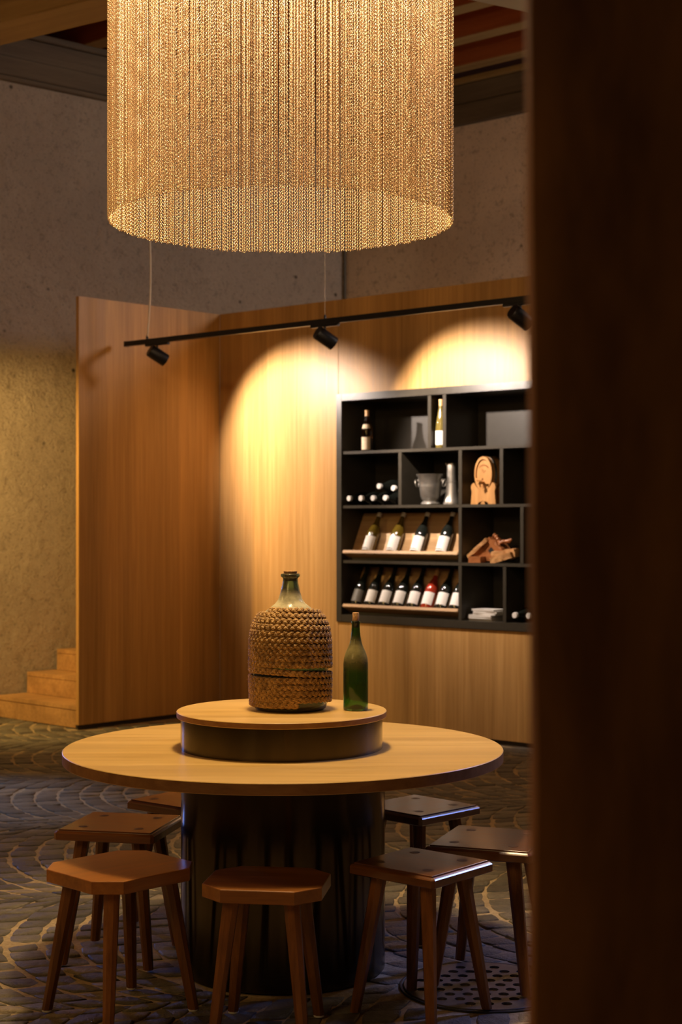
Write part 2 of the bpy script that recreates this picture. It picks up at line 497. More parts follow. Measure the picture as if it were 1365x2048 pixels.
# wall plates: stacked grey timbers on top of the plaster walls
def plate(name, label, p0, d, L, z0, h, dep, n, m=None):
    rz = math.atan2(d.y, d.x)
    mm = frame(p0, d)
    bm = bmesh.new()
    box(bm, (L / 2, 0, z0 + h / 2), (L, dep, h), None, 0.006)
    o = link(name, bm, m or M['greywood'])
    o.matrix_world = mm
    return tag(o, label, 'beam')
nl = PLD.cross(Vector((0, 0, 1))).normalized()      # towards the room?
if nl.dot(Vector((0, 8, 0)) - PC) < 0: nl = -nl
nr = -NI
plate('wall_plate', 'lower grey timber lying on top of the left plaster wall', PC + nl * 0.00, PLD, 9.5, WALL_TOP + 0.035, 0.145, 0.12, 0)
plate('wall_plate', 'upper grey timber of the pair above the left plaster wall', PC - nl * 0.02, PLD, 9.5, WALL_TOP + 0.185, 0.165, 0.14, 0)
plate('wall_plate', 'thin yellowish batten along the foot of the left wall timbers', PC + nl * 0.005, PLD, 9.5, WALL_TOP - 0.005, 0.035, 0.10, 0, M['greywood'])
plate('ceiling_batten', 'thin ledge board under the joists above the left wall', PC - nl * 0.0, PLD, 9.5, WALL_TOP + 0.355, 0.05, 0.16, 0)
plate('wall_plate', 'lower grey timber lying on top of the rear plaster wall', PC + nr * 0.00, U, 9.5, WALL_TOP + 0.005, 0.17, 0.12, 0)
plate('wall_plate', 'upper grey timber of the pair above the rear plaster wall', PC - nr * 0.02, U, 9.5, WALL_TOP + 0.180, 0.17, 0.14, 0)
plate('ceiling_batten', 'narrow pine batten between the rear wall timbers and the joists', PC - nr * 0.0, U, 9.5, WALL_TOP + 0.355, 0.05, 0.16, 0, M['pine'])

# joists: run parallel to the rear wall
Z_J = 5.43
ordn = ['nearest the rear wall', 'second from the rear wall', 'third from the rear wall', 'fourth from the rear wall', 'fifth from the rear wall', 'sixth from the rear wall']
for i in range(6):
    p = PC - NI * (0.30 + 0.62 * i) - U * 5.0
    bm = bmesh.new()
    box(bm, (6, 0, 0.16), (12, 0.17, 0.32), None, 0.006)
    o = link('ceiling_joist', bm, M['redwood'])
    # bottom faces take the paler, yellower pine colour
    o.data.materials.append(M['pine'])
    for f in o.data.polygons:
        if f.normal.z < -0.5: f.material_index = 1
    o.matrix_world = frame((p.x, p.y, Z_J), U)
    tag(o, 'reddish timber ceiling joist, ' + ordn[i], 'beam', 'ceiling joists')

# big pine tie beam crossing lower, upper left
d = Vector((0.80, -0.42, 0)).normalized()
bm = bmesh.new()
tie = empty('tie_beam', 'wide pale pine beam crossing below the ceiling at upper left', 'beam')
p = Vector((-2.2, 10.05, 4.72))
tie.matrix_world = frame(p, Vector((0.83, -0.557, 0)))
for k, (x0, x1, h) in enumerate(((-4.5, 0.02, 0.62), (0.025, 0.73, 0.62), (0.735, 9, 0.62))):
    b2 = bmesh.new(); box(b2, ((x0 + x1) / 2, 0.0, 0.14 + h / 2), (x1 - x0, 0.16, h), None, 0.003)
    link('board', b2, M['pine'], tie)
b2 = bmesh.new(); box(b2, (2.2, 0.06, 0.068), (13.5, 0.34, 0.136), None, 0.005)
link('bottom_flange', b2, M['pine'], tie)
bm.free()

# pale boxed duct top right
bm = bmesh.new()
box(bm, (1.2, -0.8, 0.06), (3.4, 1.6, 0.12), None, 0.005)
o = link('boxed_duct', bm, M['duct']); o.matrix_world = frame((0.90, 8.02, 4.178), Vector((0.852, 0.523, 0)))
tag(o, 'pale grey boxed duct under the ceiling beside the timber post', 'duct')

# thin dark line along the groove of the rear corner
bm = bmesh.new(); tube(bm, [(PC.x, PC.y, 0.1), (PC.x, PC.y, 4.9)], 0.012)
bmesh.ops.translate(bm, vec=(nl + nr).normalized() * 0.035, verts=bm.verts)
tag(link('corner_strip', bm, M['strip']), 'thin vertical pipe in the corner of the two plaster walls', 'strip')

# ------------------------------------------------------------------ oak partitions
PT = 0.034; PH = 3.195
def panel_at(parent_m, x0, x1, z0, z1, parent, m=M['veneer'], y0=0.0, th=PT):
    b2 = bmesh.new(); box(b2, ((x0 + x1) / 2, y0 + th / 2, (z0 + z1) / 2), (x1 - x0 - 0.002, th, z1 - z0 - 0.0015), None, 0.0012)
    return link('panel', b2, m, parent)
wr = bpy.data.objects.new('wall_right', None); COL.objects.link(wr); wr['kind'] = 'structure'
wr.matrix_world = WM
S0, S1, ZB, ZT = 1.247, 3.75, 0.785, 2.485         # shelf opening
panel_at(WM, 0, S0 + 0.012, 0.03, PH, wr)
panel_at(WM, S0 + 0.012, S1, ZT - 0.01, PH, wr)
panel_at(WM, S0 + 0.012, S1, 0.03, ZB + 0.01, wr)
panel_at(WM, S1, 5.0, 0.03, PH, wr); panel_at(WM, 5.0, 6.2, 0.03, PH, wr)
b2 = bmesh.new(); box(b2, (3.1, 0.012 + 0.012, 0.016), (6.2, 0.024, 0.030)); link('plinth_gap', b2, M['line'], wr)
# short partition: local x from the free end to the corner; +y away from the room
wi = bpy.data.objects.new('wall_inner', None); COL.objects.link(wi); wi['kind'] = 'structure'
PLEN = 1.395
PE = C + PL * PLEN
wi.matrix_world = frame(PE, -PL)
panel_at(None, 0.0, PLEN + 0.002, 0.03, PH, wi)
b2 = bmesh.new(); box(b2, (PLEN / 2, 0.024, 0.016), (PLEN, 0.024, 0.030)); link('plinth_gap', b2, M['line'], wi)

# ------------------------------------------------------------------ stairs behind the short partition
st = empty('staircase', 'oak steps rising between the rough plaster wall and the oak partition', 'stairs')
st.matrix_world = frame(PE + (-PL) * 0.02, -PL)
GO, RI, WID = 0.27, 0.168, 1.12
stm_inv = st.matrix_world.inverted(); q0 = stm_inv @ PC; qd = stm_inv.to_3x3() @ PLD
for i in range(7):
    x0 = i * GO; z1 = RI * (i + 1)
    WID = min(q0.y + qd.y * (xx - q0.x) / qd.x for xx in (x0, x0 + GO)) - PT - 0.02
    bb = bmesh.new(); box(bb, (x0 + 0.012, PT + 0.003 + WID / 2, (i * RI + z1 - 0.035) / 2 + 0.0), (0.022, WID, z1 - 0.036 - i * RI + (0 if i else -0.004)), None, 0.001)
    link('riser', bb, M['step_oak'], st)
    bb = bmesh.new(); box(bb, (x0 + GO / 2, PT + 0.003 + WID / 2, z1 - 0.017), (GO + 0.0, WID, 0.034), None, 0.003)
    link('tread', bb, M['step_oak'], st)

# ------------------------------------------------------------------ floor with cobbles in segmental arcs
bm = bmesh.new()
bmesh.ops.create_grid(bm, x_segments=60, y_segments=80, size=1)
for v in bm.verts:
    v.co.x = v.co.x * 7.0; v.co.y = 7.0 + v.co.y * 9.0
    v.co.z = -0.0065 + 0.003 * noise.noise(v.co * 2.2)
floor = tag(link('floor', bm, M['mortar'], smooth=True), kind='structure')

AU = Vector((0.97, 0.243, 0)).normalized(); AV = Vector((-0.243, 0.97, 0)).normalized()
ORG = Vector((-1.815, 8.52, 0)) - AV * 0.02
PP, RR_, WR = 1.50, 1.02, 0.125
NJ = 15
half = math.asin(PP / 2 / RR_)
def arc_pt(a, th):
    """a: stacking coordinate, th: angle in the arc"""
    return a + RR_ * (1 - math.cos(th)), RR_ * math.sin(th)
def stone_mesh(j, var):
    r = random.Random(j * 31 + var * 977)
    t0 = -half + 2 * half * j / NJ; t1 = -half + 2 * half * (j + 1) / NJ
    ja = 0.0075; jb = 0.0040
    c = []
    for (aa, tt) in ((0, t0), (WR, t0), (WR, t1), (0, t1)):
        c.append(Vector((*arc_pt(aa, tt), 0)))
    ce = sum(c, Vector()) / 4
    e1 = (c[1] - c[0]).normalized(); 
    pts = []
    for k in range(4):
        p = c[k].copy()
        p += Vector(((ja if k in (0, 3) else -ja), 0, 0))
        tv = (c[3] - c[0]).normalized() if k in (0, 3) else (c[2] - c[1]).normalized()
        p += tv * (jb if k in (0, 1) else -jb)
        p += Vector((r.uniform(-.009, .009), r.uniform(-.008, .008), 0))
        pts.append(p)
    ring = []
    for k in range(4):
        a, b = pts[k], pts[(k + 1) % 4]
        ring.append(a.lerp(ce, 0.06))
        mpt = (a + b) / 2; mpt += (mpt - ce) * r.uniform(0.0, 0.06)
        ring.append(mpt)
    dz = r.uniform(-0.003, 0.003)
    tilt = (r.uniform(-.04, .04), r.uniform(-.04, .04))
    H = lambda p, q: q + dz + (p.x - ce.x) * tilt[0] + (p.y - ce.y) * tilt[1]
    bm = bmesh.new()
    top = [bm.verts.new((*(p.lerp(ce, 0.09).xy), H(p, -0.001 + r.uniform(-.0015, .0015)))) for p in ring]
    mid = [bm.verts.new((*(p.lerp(ce, 0.02).xy), H(p, -0.0035))) for p in ring]
    bot = [bm.verts.new((*(p.xy), -0.03)) for p in ring]
    cv = bm.verts.new((ce.x, ce.y, dz + 0.001))
    for k in range(8):
        n = (k + 1) % 8
        bm.faces.new((cv, top[k], top[n])); bm.faces.new((top[k], mid[k], mid[n], top[n])); bm.faces.new((mid[k], bot[k], bot[n], mid[n]))
    return bm, ce
NV = 3
variants = {}
for j in range(NJ):
    for v in range(NV):
        bm, ce = stone_mesh(j, v)
        bmesh.ops.recalc_face_normals(bm, faces=bm.faces)
        bmesh.ops.translate(bm, vec=-ce, verts=bm.verts)
        for f in bm.faces: f.smooth = True
        me = bpy.data.meshes.new('cobblestone'); bm.to_mesh(me); bm.free()
        at = me.attributes.new('tone', 'FLOAT', 'POINT')
        tv = rnd.random()
        at.data.foreach_set('value', [tv] * len(me.vertices))
        me.materials.append(M['stone'])
        variants[j, v] = (me, ce)
ROT = Matrix((AU, AV, Vector((0, 0, 1)))).transposed()
DRUM = Vector((-0.205, 5.36, 0)); DR = 0.352
GR = Vector((0.468, 5.11, 0)); GRR = 0.270
STEPQ = (PE, -PL)
def allowed(p):
    if (p.xy - DRUM.xy).length < DR + 0.03: return False
    if (p.xy - GR.xy).length < GRR + 0.035: return False
    q = p - C
    if q.dot(NI) > -0.03 and q.dot(PL) < PLEN + 2 : 
        if q.dot(NI) > -0.03: return False
    # behind the short partition / stairs
    q2 = p - PE
    if q2.dot(-PL) > -0.06 and q2.dot(Vector((PL.y, -PL.x, 0))) * -1 > -0.06 and q2.dot(-PL) > -0.05:
        side = frame(PE, -PL).inverted() @ p
        if side.y > -0.06: return False
    return True
cands = []
for cv in range(-4, 6):
    for k in range(-60, 70):
        for j in range(NJ):
            v = rnd.randrange(NV)
            me, ce = variants[j, v]
            off = (0.5 * WR if cv % 2 else 0)
            loc2 = Vector((k * WR + off, cv * PP, 0))
            p = ORG + ROT @ (loc2 + ce)
            if not (4.2 < p.y < 13.2): continue
            k2 = p.x / p.y
            if not (-0.245 < k2 < 0.27): continue
            if not allowed(p): continue
            cands.append((p, j, v, k2))
# the 300 that show largest: nearest, in the frame
def hidden(p, k2): return k2 > 0.124 or (EYE / p.y) * 3100 > 1005
vis = sorted([c for c in cands if not hidden(c[0], c[3])], key=lambda c: c[0].y)
near = vis[:300]; nearset = {id(c) for c in near}
for c in near:
    p, j, v, _ = c
    me, ce = variants[j, v]
    o = bpy.data.objects.new('cobblestone', me); COL.objects.link(o)
    o.parent = floor
    o.matrix_world = Matrix.Translation(p) @ ROT.to_4x4()
vv, ff, tones = [], [], []
for c in cands:
    if id(c) in nearset: continue
    p, j, v, _ = c
    me, ce = variants[j, v]
    base = len(vv); t = rnd.random()
    for q in me.vertices:
        w_ = p + ROT @ q.co
        vv.append(w_[:]); tones.append(t)
    for f in me.polygons:
        ff.append(tuple(base + i for i in f.vertices))
me = bpy.data.meshes.new('cobblestones'); me.from_pydata(vv, [], ff)
at = me.attributes.new('tone', 'FLOAT', 'POINT'); at.data.foreach_set('value', tones)
me.polygons.foreach_set('use_smooth', [True] * len(ff))
me.materials.append(M['stone'])
o = bpy.data.objects.new('far_cobbles', me); COL.objects.link(o); o.parent = floor; o['kind'] = 'stuff'

# drain cover
gr = empty('drain_cover', 'round perforated iron drain cover in the cobbles under the right stools', 'drain cover', (GR.x, GR.y, 0))
bm = bmesh.new(); lathe(bm, [(0.0, -0.012), (0.262, -0.012), (0.262, 0.0), (0.260, 0.002), (0.0, 0.002)], 64)
disc = link('perforated_plate', bm, M['grate'], gr)
bm = bmesh.new()
HP = 0.058
for i in range(-6, 7):
    for k in range(-6, 7):
        x = HP * (i + 0.5 * (k % 2)); y = HP * 0.866 * k
        if math.hypot(x, y) < 0.222:
            bmesh.ops.create_cone(bm, cap_ends=True, segments=14, radius1=0.0175, radius2=0.0175, depth=0.06, matrix=Matrix.Translation((x, y, 0)))
cutm = bpy.data.meshes.new('cut'); bm.to_mesh(cutm); bm.free()
cut = bpy.data.objects.new('cut', cutm); COL.objects.link(cut); cut.location = gr.location
bpy.context.view_layer.update()
md = disc.modifiers.new('b', 'BOOLEAN'); md.operation = 'DIFFERENCE'; md.object = cut; md.solver = 'EXACT'
bpy.context.view_layer.update()
nm = bpy.data.meshes.new_from_object(disc.evaluated_get(bpy.context.evaluated_depsgraph_get()))
disc.modifiers.clear(); disc.data = nm
bpy.data.objects.remove(cut)
bm = bmesh.new(); lathe(bm, [(0.266, -0.02), (0.276, -0.02), (0.276, -0.002), (0.274, 0.0), (0.268, 0.0), (0.266, -0.002)], 64, close=True)
link('rim', bm, M['grate_ring'], gr, True, 40)
bm = bmesh.new(); lathe(bm, [(0.0, -0.0135), (0.264, -0.0135), (0.264, -0.0130), (0.0, -0.0130)], 40); link('pit', bm, M['pit'], gr)
for v in floor.data.vertices:
    pass

# ------------------------------------------------------------------ built-in shelf
sh = empty('wine_shelf', 'black built-in display shelf of open compartments in the oak wall', 'shelf')
sh.matrix_world = WM
DEP = 0.40
def board(nm, x0, x1, z0, z1, y0=0.0, y1=DEP, m=None):
    b2 = bmesh.new(); box(b2, ((x0 + x1) / 2, (y0 + y1) / 2, (z0 + z1) / 2), (x1 - x0, y1 - y0, z1 - z0), None, 0.0015)
    return link(nm, b2, m or M['shelf'], sh)
FR = -0.012
F = 0.052
board('frame_side', S0, S0 + F, ZB, ZT, FR)
board('frame_side', S1 - F, S1, ZB, ZT, FR)
board('frame_top', S0 + F, S1 - F, ZT - F, ZT, FR)
board('frame_bottom', S0 + F, S1 - F, ZB, ZB + F + 0.003, FR)
board('back_panel', S0 + F, S1 - F, ZB + F, ZT - F, DEP - 0.012, DEP, M['shelf_dark'])
X0, X1 = S0 + F, S1 - F
T = 0.022; D1 = DEP - 0.013
Z1, Z2, Z3, Z4 = 2.034, 1.631, 1.223, ZB + F + 0.003
board('shelf_board', X0, X1, Z1, Z1 + T, 0.0, D1)
board('shelf_board', X0, X1, Z2, Z2 + T, 0.0, D1)
board('shelf_board', X0, X1, Z3, Z3 + T, 0.0, D1)
for s in (2.102, 2.235, 3.25): board('divider', s, s + 0.030, Z1 + T, ZT - F, 0.0, D1)
for s in (1.833, 2.374, 2.725, 3.2): board('divider', s, s + 0.030, Z2 + T, Z1, 0.0, D1)
for s in (2.374, 2.895): board('divider', s, s + 0.028, Z3 + T, Z2, 0.0, D1)
for s in (2.374, 2.752, 3.2): board('divider', s, s + 0.028, Z4, Z3, 0.0, D1)

# sloped display trays
for (zb, lab) in ((Z3 + T, 'oak display tray with sloping back holding four bottles, third shelf row'), (Z4, 'oak display tray with sloping back holding eight bottles, lowest shelf row')):
    tr = empty('display_tray', lab, 'tray'); tr.matrix_world = WM
    xa, xb = X0 + 0.003, 2.371
    zl = zb + 0.055 + (0.0 if zb > 1 else 0.004)
    b2 = bmesh.new(); box(b2, ((xa + xb) / 2, 0.070, zb + 0.0090), (xb - xa, 0.016, 0.016)); link('support_board', b2, M['shelf_dark'], tr)
    mt = Matrix.Translation((0, 0.089, zl - 0.021)) @ Matrix.Rotation(-R(26), 4, 'X')
    b2 = bmesh.new(); box(b2, ((xa + xb) / 2, -0.049, -0.0125), (xb - xa, 0.098, 0.025), mt, 0.003); link('ledge', b2, M['tray_oak'], tr)
    b2 = bmesh.new(); box(b2, ((xa + xb) / 2, 0.0085, 0.165), (xb - xa, 0.015, 0.38 if zb > 1 else 0.37), mt, 0.002); link('sloping_back', b2, M['tray_oak'], tr)

# ------------------------------------------------------------------ bottles
BURG = [(0, 0.006), (0.030, 0.002), (0.040, 0.0), (0.0428, 0.005), (0.0428, 0.130), (0.0415, 0.150), (0.036, 0.172), (0.0275, 0.195), (0.020, 0.216), (0.0165, 0.235), (0.0148, 0.262), (0.0142, 0.283), (0.0158, 0.284), (0.0158, 0.291), (0.014, 0.293), (0, 0.293)]
FLUTE = [(0, 0.006), (0.028, 0.002), (0.0365, 0.0), (0.0385, 0.005), (0.0385, 0.125), (0.037, 0.155), (0.033, 0.19), (0.027, 0.225), (0.0205, 0.26), (0.0165, 0.285), (0.0145, 0.31), (0.014, 0.336), (0.0152, 0.337), (0.0152, 0.346), (0.0, 0.347)]
CHAMP = [(0, 0.01), (0.036, 0.002), (0.048, 0.0), (0.0515, 0.006), (0.0515, 0.150), (0.048, 0.18), (0.036, 0.215), (0.024, 0.245), (0.018, 0.27), (0.0165, 0.285), (0.0195, 0.288), (0.0195, 0.312), (0.0, 0.313)]
AMB = [(0, 0.006), (0.030, 0.002), (0.038, 0.0), (0.0405, 0.005), (0.0405, 0.150), (0.038, 0.17), (0.031, 0.192), (0.024, 0.212), (0.0195, 0.235), (0.0165, 0.262), (0.0145, 0.29), (0.0158, 0.297), (0.0158, 0.305), (0.0, 0.306)]
def prof_r(prof, z):
    for (r0, z0), (r1, z1) in zip(prof[2:], prof[3:]):
        if z0 <= z <= z1 and z1 > z0:
            return r0 + (r1 - r0) * (z - z0) / (z1 - z0)
    return prof[3][0]
def sleeve(prof, z0, z1, off, a0=0, a1=2 * PI, top=False, seg=24, steps=6):
    bm = bmesh.new()
    full = abs(a1 - a0 - 2 * PI) < 1e-4
    n = seg if full else seg + 1
    rows = []
    for k in range(steps + 1):
        z = z0 + (z1 - z0) * k / steps
        r = prof_r(prof, z) + off
        rows.append([bm.verts.new((r * math.cos(a0 + (a1 - a0) * i / seg), r * math.sin(a0 + (a1 - a0) * i / seg), z)) for i in range(n)])
    for a, b in zip(rows, rows[1:]):
        for i in range(seg):
            j = (i + 1) % n
            bm.faces.new((a[i], a[j], b[j], b[i]))
    if top and full:
        cap = [bm.verts.new((v.co.x * 0.92, v.co.y * 0.92, z1 + 0.002)) for v in rows[-1]]
        for i in range(seg):
            j = (i + 1) % seg
            bm.faces.new((rows[-1][i], rows[-1][j], cap[j], cap[i]))
        bm.faces.new(cap)
    return bm
def bottle(name, label, prof, gl, group=None, cap=None, capz=None, labelz=(0.035, 0.115), lm=None, print_=False, extra=None, lw=1.25):
    """label faces local -y"""
    t = empty(name, label, 'bottle', group=group)
    bm = bmesh.new(); lathe(bm, prof, 28); link('glass', bm, gl, t, True, 50)
    top = prof[-1][1]
    if cap:
        link('capsule', sleeve(prof, capz, top - 0.002, 0.0009, top=True), cap, t, True, 50)
    if lm:
        lo = link('paper_label', sleeve(prof, labelz[0], labelz[1], 0.0007, -PI / 2 - lw, -PI / 2 + lw, steps=3), lm, t, True)
        if print_:
            bm = bmesh.new()
            r = prof_r(prof, labelz[0]) + 0.0012
            for k, (a, hh, ww) in enumerate(((-0.62, 0.011, 0.10), (-0.40, 0.016, 0.07), (-0.22, 0.009, 0.10), (-0.02, 0.013, 0.09), (0.20, 0.010, 0.12), (0.45, 0.006, 0.14))):
                q = [bm.verts.new((r * math.cos(-PI / 2 + a + dx), r * math.sin(-PI / 2 + a + dx), labelz[0] + 0.006 + dz)) for dx, dz in ((-ww, 0), (ww, 0.002), (ww * 0.5, hh), (-ww * 0.4, hh * 0.8))]
                bm.faces.new(q)
            link('print', bm, M['ink'], lo)
    return t

def place_lean(t, s, zl, sc=1.12):
    # stands on the tilted ledge, lies back against the sloping board
    t.matrix_world = WM @ Matrix.Translation((s, 0.089, zl - 0.021)) @ Matrix.Rotation(-R(26), 4, 'X') @ Matrix.Translation((0, -0.0435 * sc - 0.001, 0.0005)) @ Matrix.Scale(sc, 4)
def wspot(t, s, d, z, rz=0):
    t.matrix_world = WM @ Matrix.Translation((s, d, z)) @ Matrix.Rotation(rz, 4, 'Z')

LZ3 = Z3 + T + 0.055; LZ4 = Z4 + 0.059
pos4 = ['leftmost', 'second from left', 'third from left', 'rightmost']
for i, s in enumerate((1.515, 1.745, 1.968, 2.198)):
    g = M['olive_glass'] if i < 2 else M['glass_black']
    b = bottle('wine_bottle', '%s wine bottle, white cap and label, %s on the upper tray' % ('olive-gold' if i < 2 else 'near-black', pos4[i]), BURG, g, 'bottles on the upper display tray', M['cap_white'], 0.262, (0.007, 0.110), M['paper'], True)
    place_lean(b, s - 0.008, LZ3)
names8 = ['black bottle with dark grey label, leftmost on the lower tray', 'black bottle, white label, second from left on the lower tray', 'black bottle, white label, third from left on the lower tray', 'black bottle, white label, fourth from left on the lower tray', 'black bottle, white label, fifth from left, left of the rosé bottle', 'red rosé wine bottle with white label on the lower tray', 'black bottle, white label, right of the rosé bottle on the lower tray', 'black bottle, white label, rightmost on the lower tray']
for i, s in enumerate((1.400, 1.534, 1.668, 1.800, 1.934, 2.062, 2.190, 2.316)):
    g = M['rose_glass'] if i == 5 else M['glass_black']
    lm = M['paper_dark'] if i == 0 else M['paper']
    b = bottle('wine_bottle', names8[i], BURG, g, 'bottles on the lower display tray', M['cap_tan'] if i == 5 else M['cap_black'], 0.24, (0.026, 0.112), lm)
    place_lean(b, s - 0.008, LZ4, 1.10)

# top row
b = bottle('wine_bottle', 'amber bottle with two aged labels and tan cap, top left compartment', AMB, M['amber_glass'], None, M['cap_tan'], 0.262, (0.012, 0.105), M['paper_old'])
lo = link('neck_label', sleeve(AMB, 0.170, 0.200, 0.0012, -PI / 2 - 1.3, -PI / 2 + 1.3, steps=3), M['paper_old'], b, True)
wspot(b, 1.456, 0.10, Z1 + T)
b = bottle('wine_bottle', 'tall slender white wine bottle in the narrow top compartment', FLUTE, M['straw_glass'], None, M['cap_tan'], 0.300, (0.022, 0.122), M['paper'])
wspot(b, 2.183, 0.05, Z1 + T)

# lying bottles: necks towards the room
lying = [(1.353, Z2 + T + 0.0525), (1.469, Z2 + T + 0.0525), (1.585, Z2 + T + 0.0525), (1.701, Z2 + T + 0.0525), (1.643, Z2 + T + 0.0525 + 0.0865), (1.779, Z2 + T + 0.0525 + 0.0700)]
ln = ['leftmost of the bottom row', 'second of the bottom row', 'third of the bottom row', 'rightmost of the bottom row', 'left one of the upper pair', 'right one of the upper pair']
for (s, z), l in zip(lying, ln):
    b = bottle('wine_bottle', 'dark bottle lying with white cap outwards, %s in the stack' % l, CHAMP, M['glass_black'], 'bottles lying in the stack', M['cap_white'], 0.290)
    b.matrix_world = WM @ Matrix.Translation((s, 0.320, z)) @ Matrix.Rotation(R(90), 4, 'X')
for s, l in ((2.842, 'beside the pile of booklets'), (2.958, 'last one before the timber post')):
    b = bottle('wine_bottle', 'dark bottle lying with white cap outwards, bottom shelf, ' + l, CHAMP, M['glass_black'], 'bottles lying at the bottom right', M['cap_white'], 0.290)
    b.matrix_world = WM @ Matrix.Translation((s, 0.320, Z4 + 0.0525)) @ Matrix.Rotation(R(90), 4, 'X')

# ice bucket
t = empty('ice_bucket', 'pewter ice bucket with ring handles on the second shelf', 'bucket')
bm = bmesh.new()
lathe(bm, [(0, 0.0), (0.062, 0.0), (0.066, 0.008), (0.060, 0.018), (0.050, 0.026), (0.060, 0.036), (0.068, 0.06), (0.076, 0.12), (0.077, 0.125), (0.0765, 0.131), (0.084, 0.185), (0.095, 0.200), (0.097, 0.207), (0.090, 0.207), (0.080, 0.190), (0.070, 0.10), (0.055, 0.04), (0, 0.038)], 40)
link('bowl', bm, M['pewter'], t, True, 50)
for sgn in (-1, 1):
    bm = bmesh.new()
    lathe(bm, [(0.0, -0.012), (0.011, -0.010), (0.013, 0.0), (0.011, 0.012), (0.0, 0.014)], 12, Matrix.Translation((sgn * 0.086, 0, 0.163)))
    mb = link('handle_mount', bm, M['pewter'], t, True)
    bm = bmesh.new()
    tube(bm, [(sgn * 0.103 + 0.006 * sgn * math.cos(a), 0.023 * math.sin(a), 0.145 + 0.025 * math.cos(a)) for a in [2 * PI * k / 20 for k in range(21)]], 0.0045, 8, False)
    link('ring_handle', bm, M['pewter'], mb, True)
wspot(t, 2.035, 0.120, Z2 + T, 0.2); t.scale = (1.07, 1.07, 1.07)
# pitcher
t = empty('pewter_vase', 'tall pewter vase with flared foot beside the ice bucket', 'vase')
bm = bmesh.new()
lathe(bm, [(0, 0), (0.062, 0), (0.064, 0.008), (0.056, 0.03), (0.047, 0.07), (0.042, 0.12), (0.0385, 0.158), (0.0415, 0.160), (0.0415, 0.166), (0.037, 0.168), (0.0345, 0.24), (0.034, 0.288), (0.032, 0.298), (0.029, 0.298), (0.031, 0.285), (0.034, 0.02), (0, 0.018)], 36)
link('body', bm, M['pewter'], t, True, 50)
bm = bmesh.new(); tube(bm, [(-0.036, 0, 0.287), (-0.048, 0, 0.297), (-0.056, 0, 0.300)], [0.012, 0.008, 0.004], 8); link('spout', bm, M['pewter'], t, True)
wspot(t, 2.190, 0.17, Z2 + T, 0.1)

# small barrel on a cradle
t = empty('small_barrel', 'small oval wooden barrel with tap on a wooden cradle', 'barrel')
EX = 0.62
BM_ = Matrix.Translation((0, 0, 0.213)) @ Matrix.Rotation(R(90), 4, 'X')
def ell(prof, seg=40):
    bm = bmesh.new(); vs = lathe(bm, prof, seg); 
    for v in vs: v.co.x *= EX
    bmesh.ops.transform(bm, matrix=BM_, verts=bm.verts)
    return bm
# axis: local z -> -y (towards the room)
bd = link('staves', ell([(0.085, -0.16), (0.108, -0.16), (0.116, -0.13), (0.122, -0.08), (0.124, -0.06), (0.122, -0.03), (0.116, 0.0), (0.121, 0.002), (0.120, 0.012), (0.101, 0.013), (0.096, 0.0), (0.094, -0.14), (0.085, -0.14)], 48), M['barrel'], t, True, 30)
link('head_board', ell([(0, -0.002), (0.095, -0.002), (0.095, 0.004), (0, 0.006)], 40), M['barrel'], t)
link('hoop', ell([(0.1225, -0.050), (0.1255, -0.050), (0.1245, -0.025), (0.1215, -0.025)], 48), M['pewter'], t, True, 40)
link('hoop', ell([(0.118, -0.140), (0.121, -0.140), (0.1235, -0.115), (0.1205, -0.115)], 48), M['pewter'], t, True, 40)
bm = bmesh.new()
tube(bm, [(0, 0.0, 0.150), (0, -0.075, 0.150)], [0.011, 0.008], 10); tube(bm, [(0, -0.052, 0.160), (0, -0.052, 0.118)], [0.010, 0.007], 10)
tp = link('tap', bm, M['barrel'], t, True, 40)
bm = bmesh.new(); box(bm, (0, -0.052, 0.172), (0.055, 0.014, 0.018), None, 0.003); link('tap_key', bm, M['barrel'], tp)
# engraved vine motif on the head
bm = bmesh.new()
rr2 = random.Random(3)
for k in range(9):
    a = PI * (0.15 + 0.7 * k / 8)
    x, z = 0.040 * math.cos(a), 0.245 + 0.028 * math.sin(a)
    box(bm, (x, -0.0065, z), (0.006, 0.0012, 0.009), None)
for k in range(8):
    x, z = rr2.uniform(-0.016, 0.016), 0.235 + rr2.uniform(-0.016, 0.012)
    box(bm, (x, -0.0065, z), (0.006, 0.0012, 0.005), None)
link('engraving', bm, M['root'], t)
for (y, ) in ((-0.012,), (0.10,)):
    bm = bmesh.new()
    poly = []
    wdt = 0.105
    poly += [(-wdt, 0.0), (-0.045, 0.0)]
    poly += [(-0.045 * math.cos(a), 0.022 * math.sin(a)) for a in [PI * k / 8 for k in range(1, 8)]]
    poly += [(0.045, 0.0), (wdt, 0.0), (wdt - 0.004, 0.05), (wdt - 0.008, 0.09), (wdt, 0.115), (wdt - 0.004, 0.135), (wdt - 0.018, 0.148)]
    poly += [(0.0905 * math.cos(a), 0.216 + 0.121 * math.sin(a)) for a in [R(-33) - R(114) * k / 12 for k in range(13)]]
    poly += [(-wdt + 0.018, 0.148), (-wdt + 0.004, 0.135), (-wdt, 0.115), (-wdt + 0.008, 0.09), (-wdt + 0.004, 0.05)]
    vs = prism(bm, poly, 0, 0.020)
    bmesh.ops.transform(bm, matrix=Matrix.Translation((0, y + 0.02, 0)) @ Matrix.Rotation(R(90), 4, 'X'), verts=vs)
    link('cradle_board', bm, M['barrel'], t)
wspot(t, 2.555, 0.055, Z2 + T)

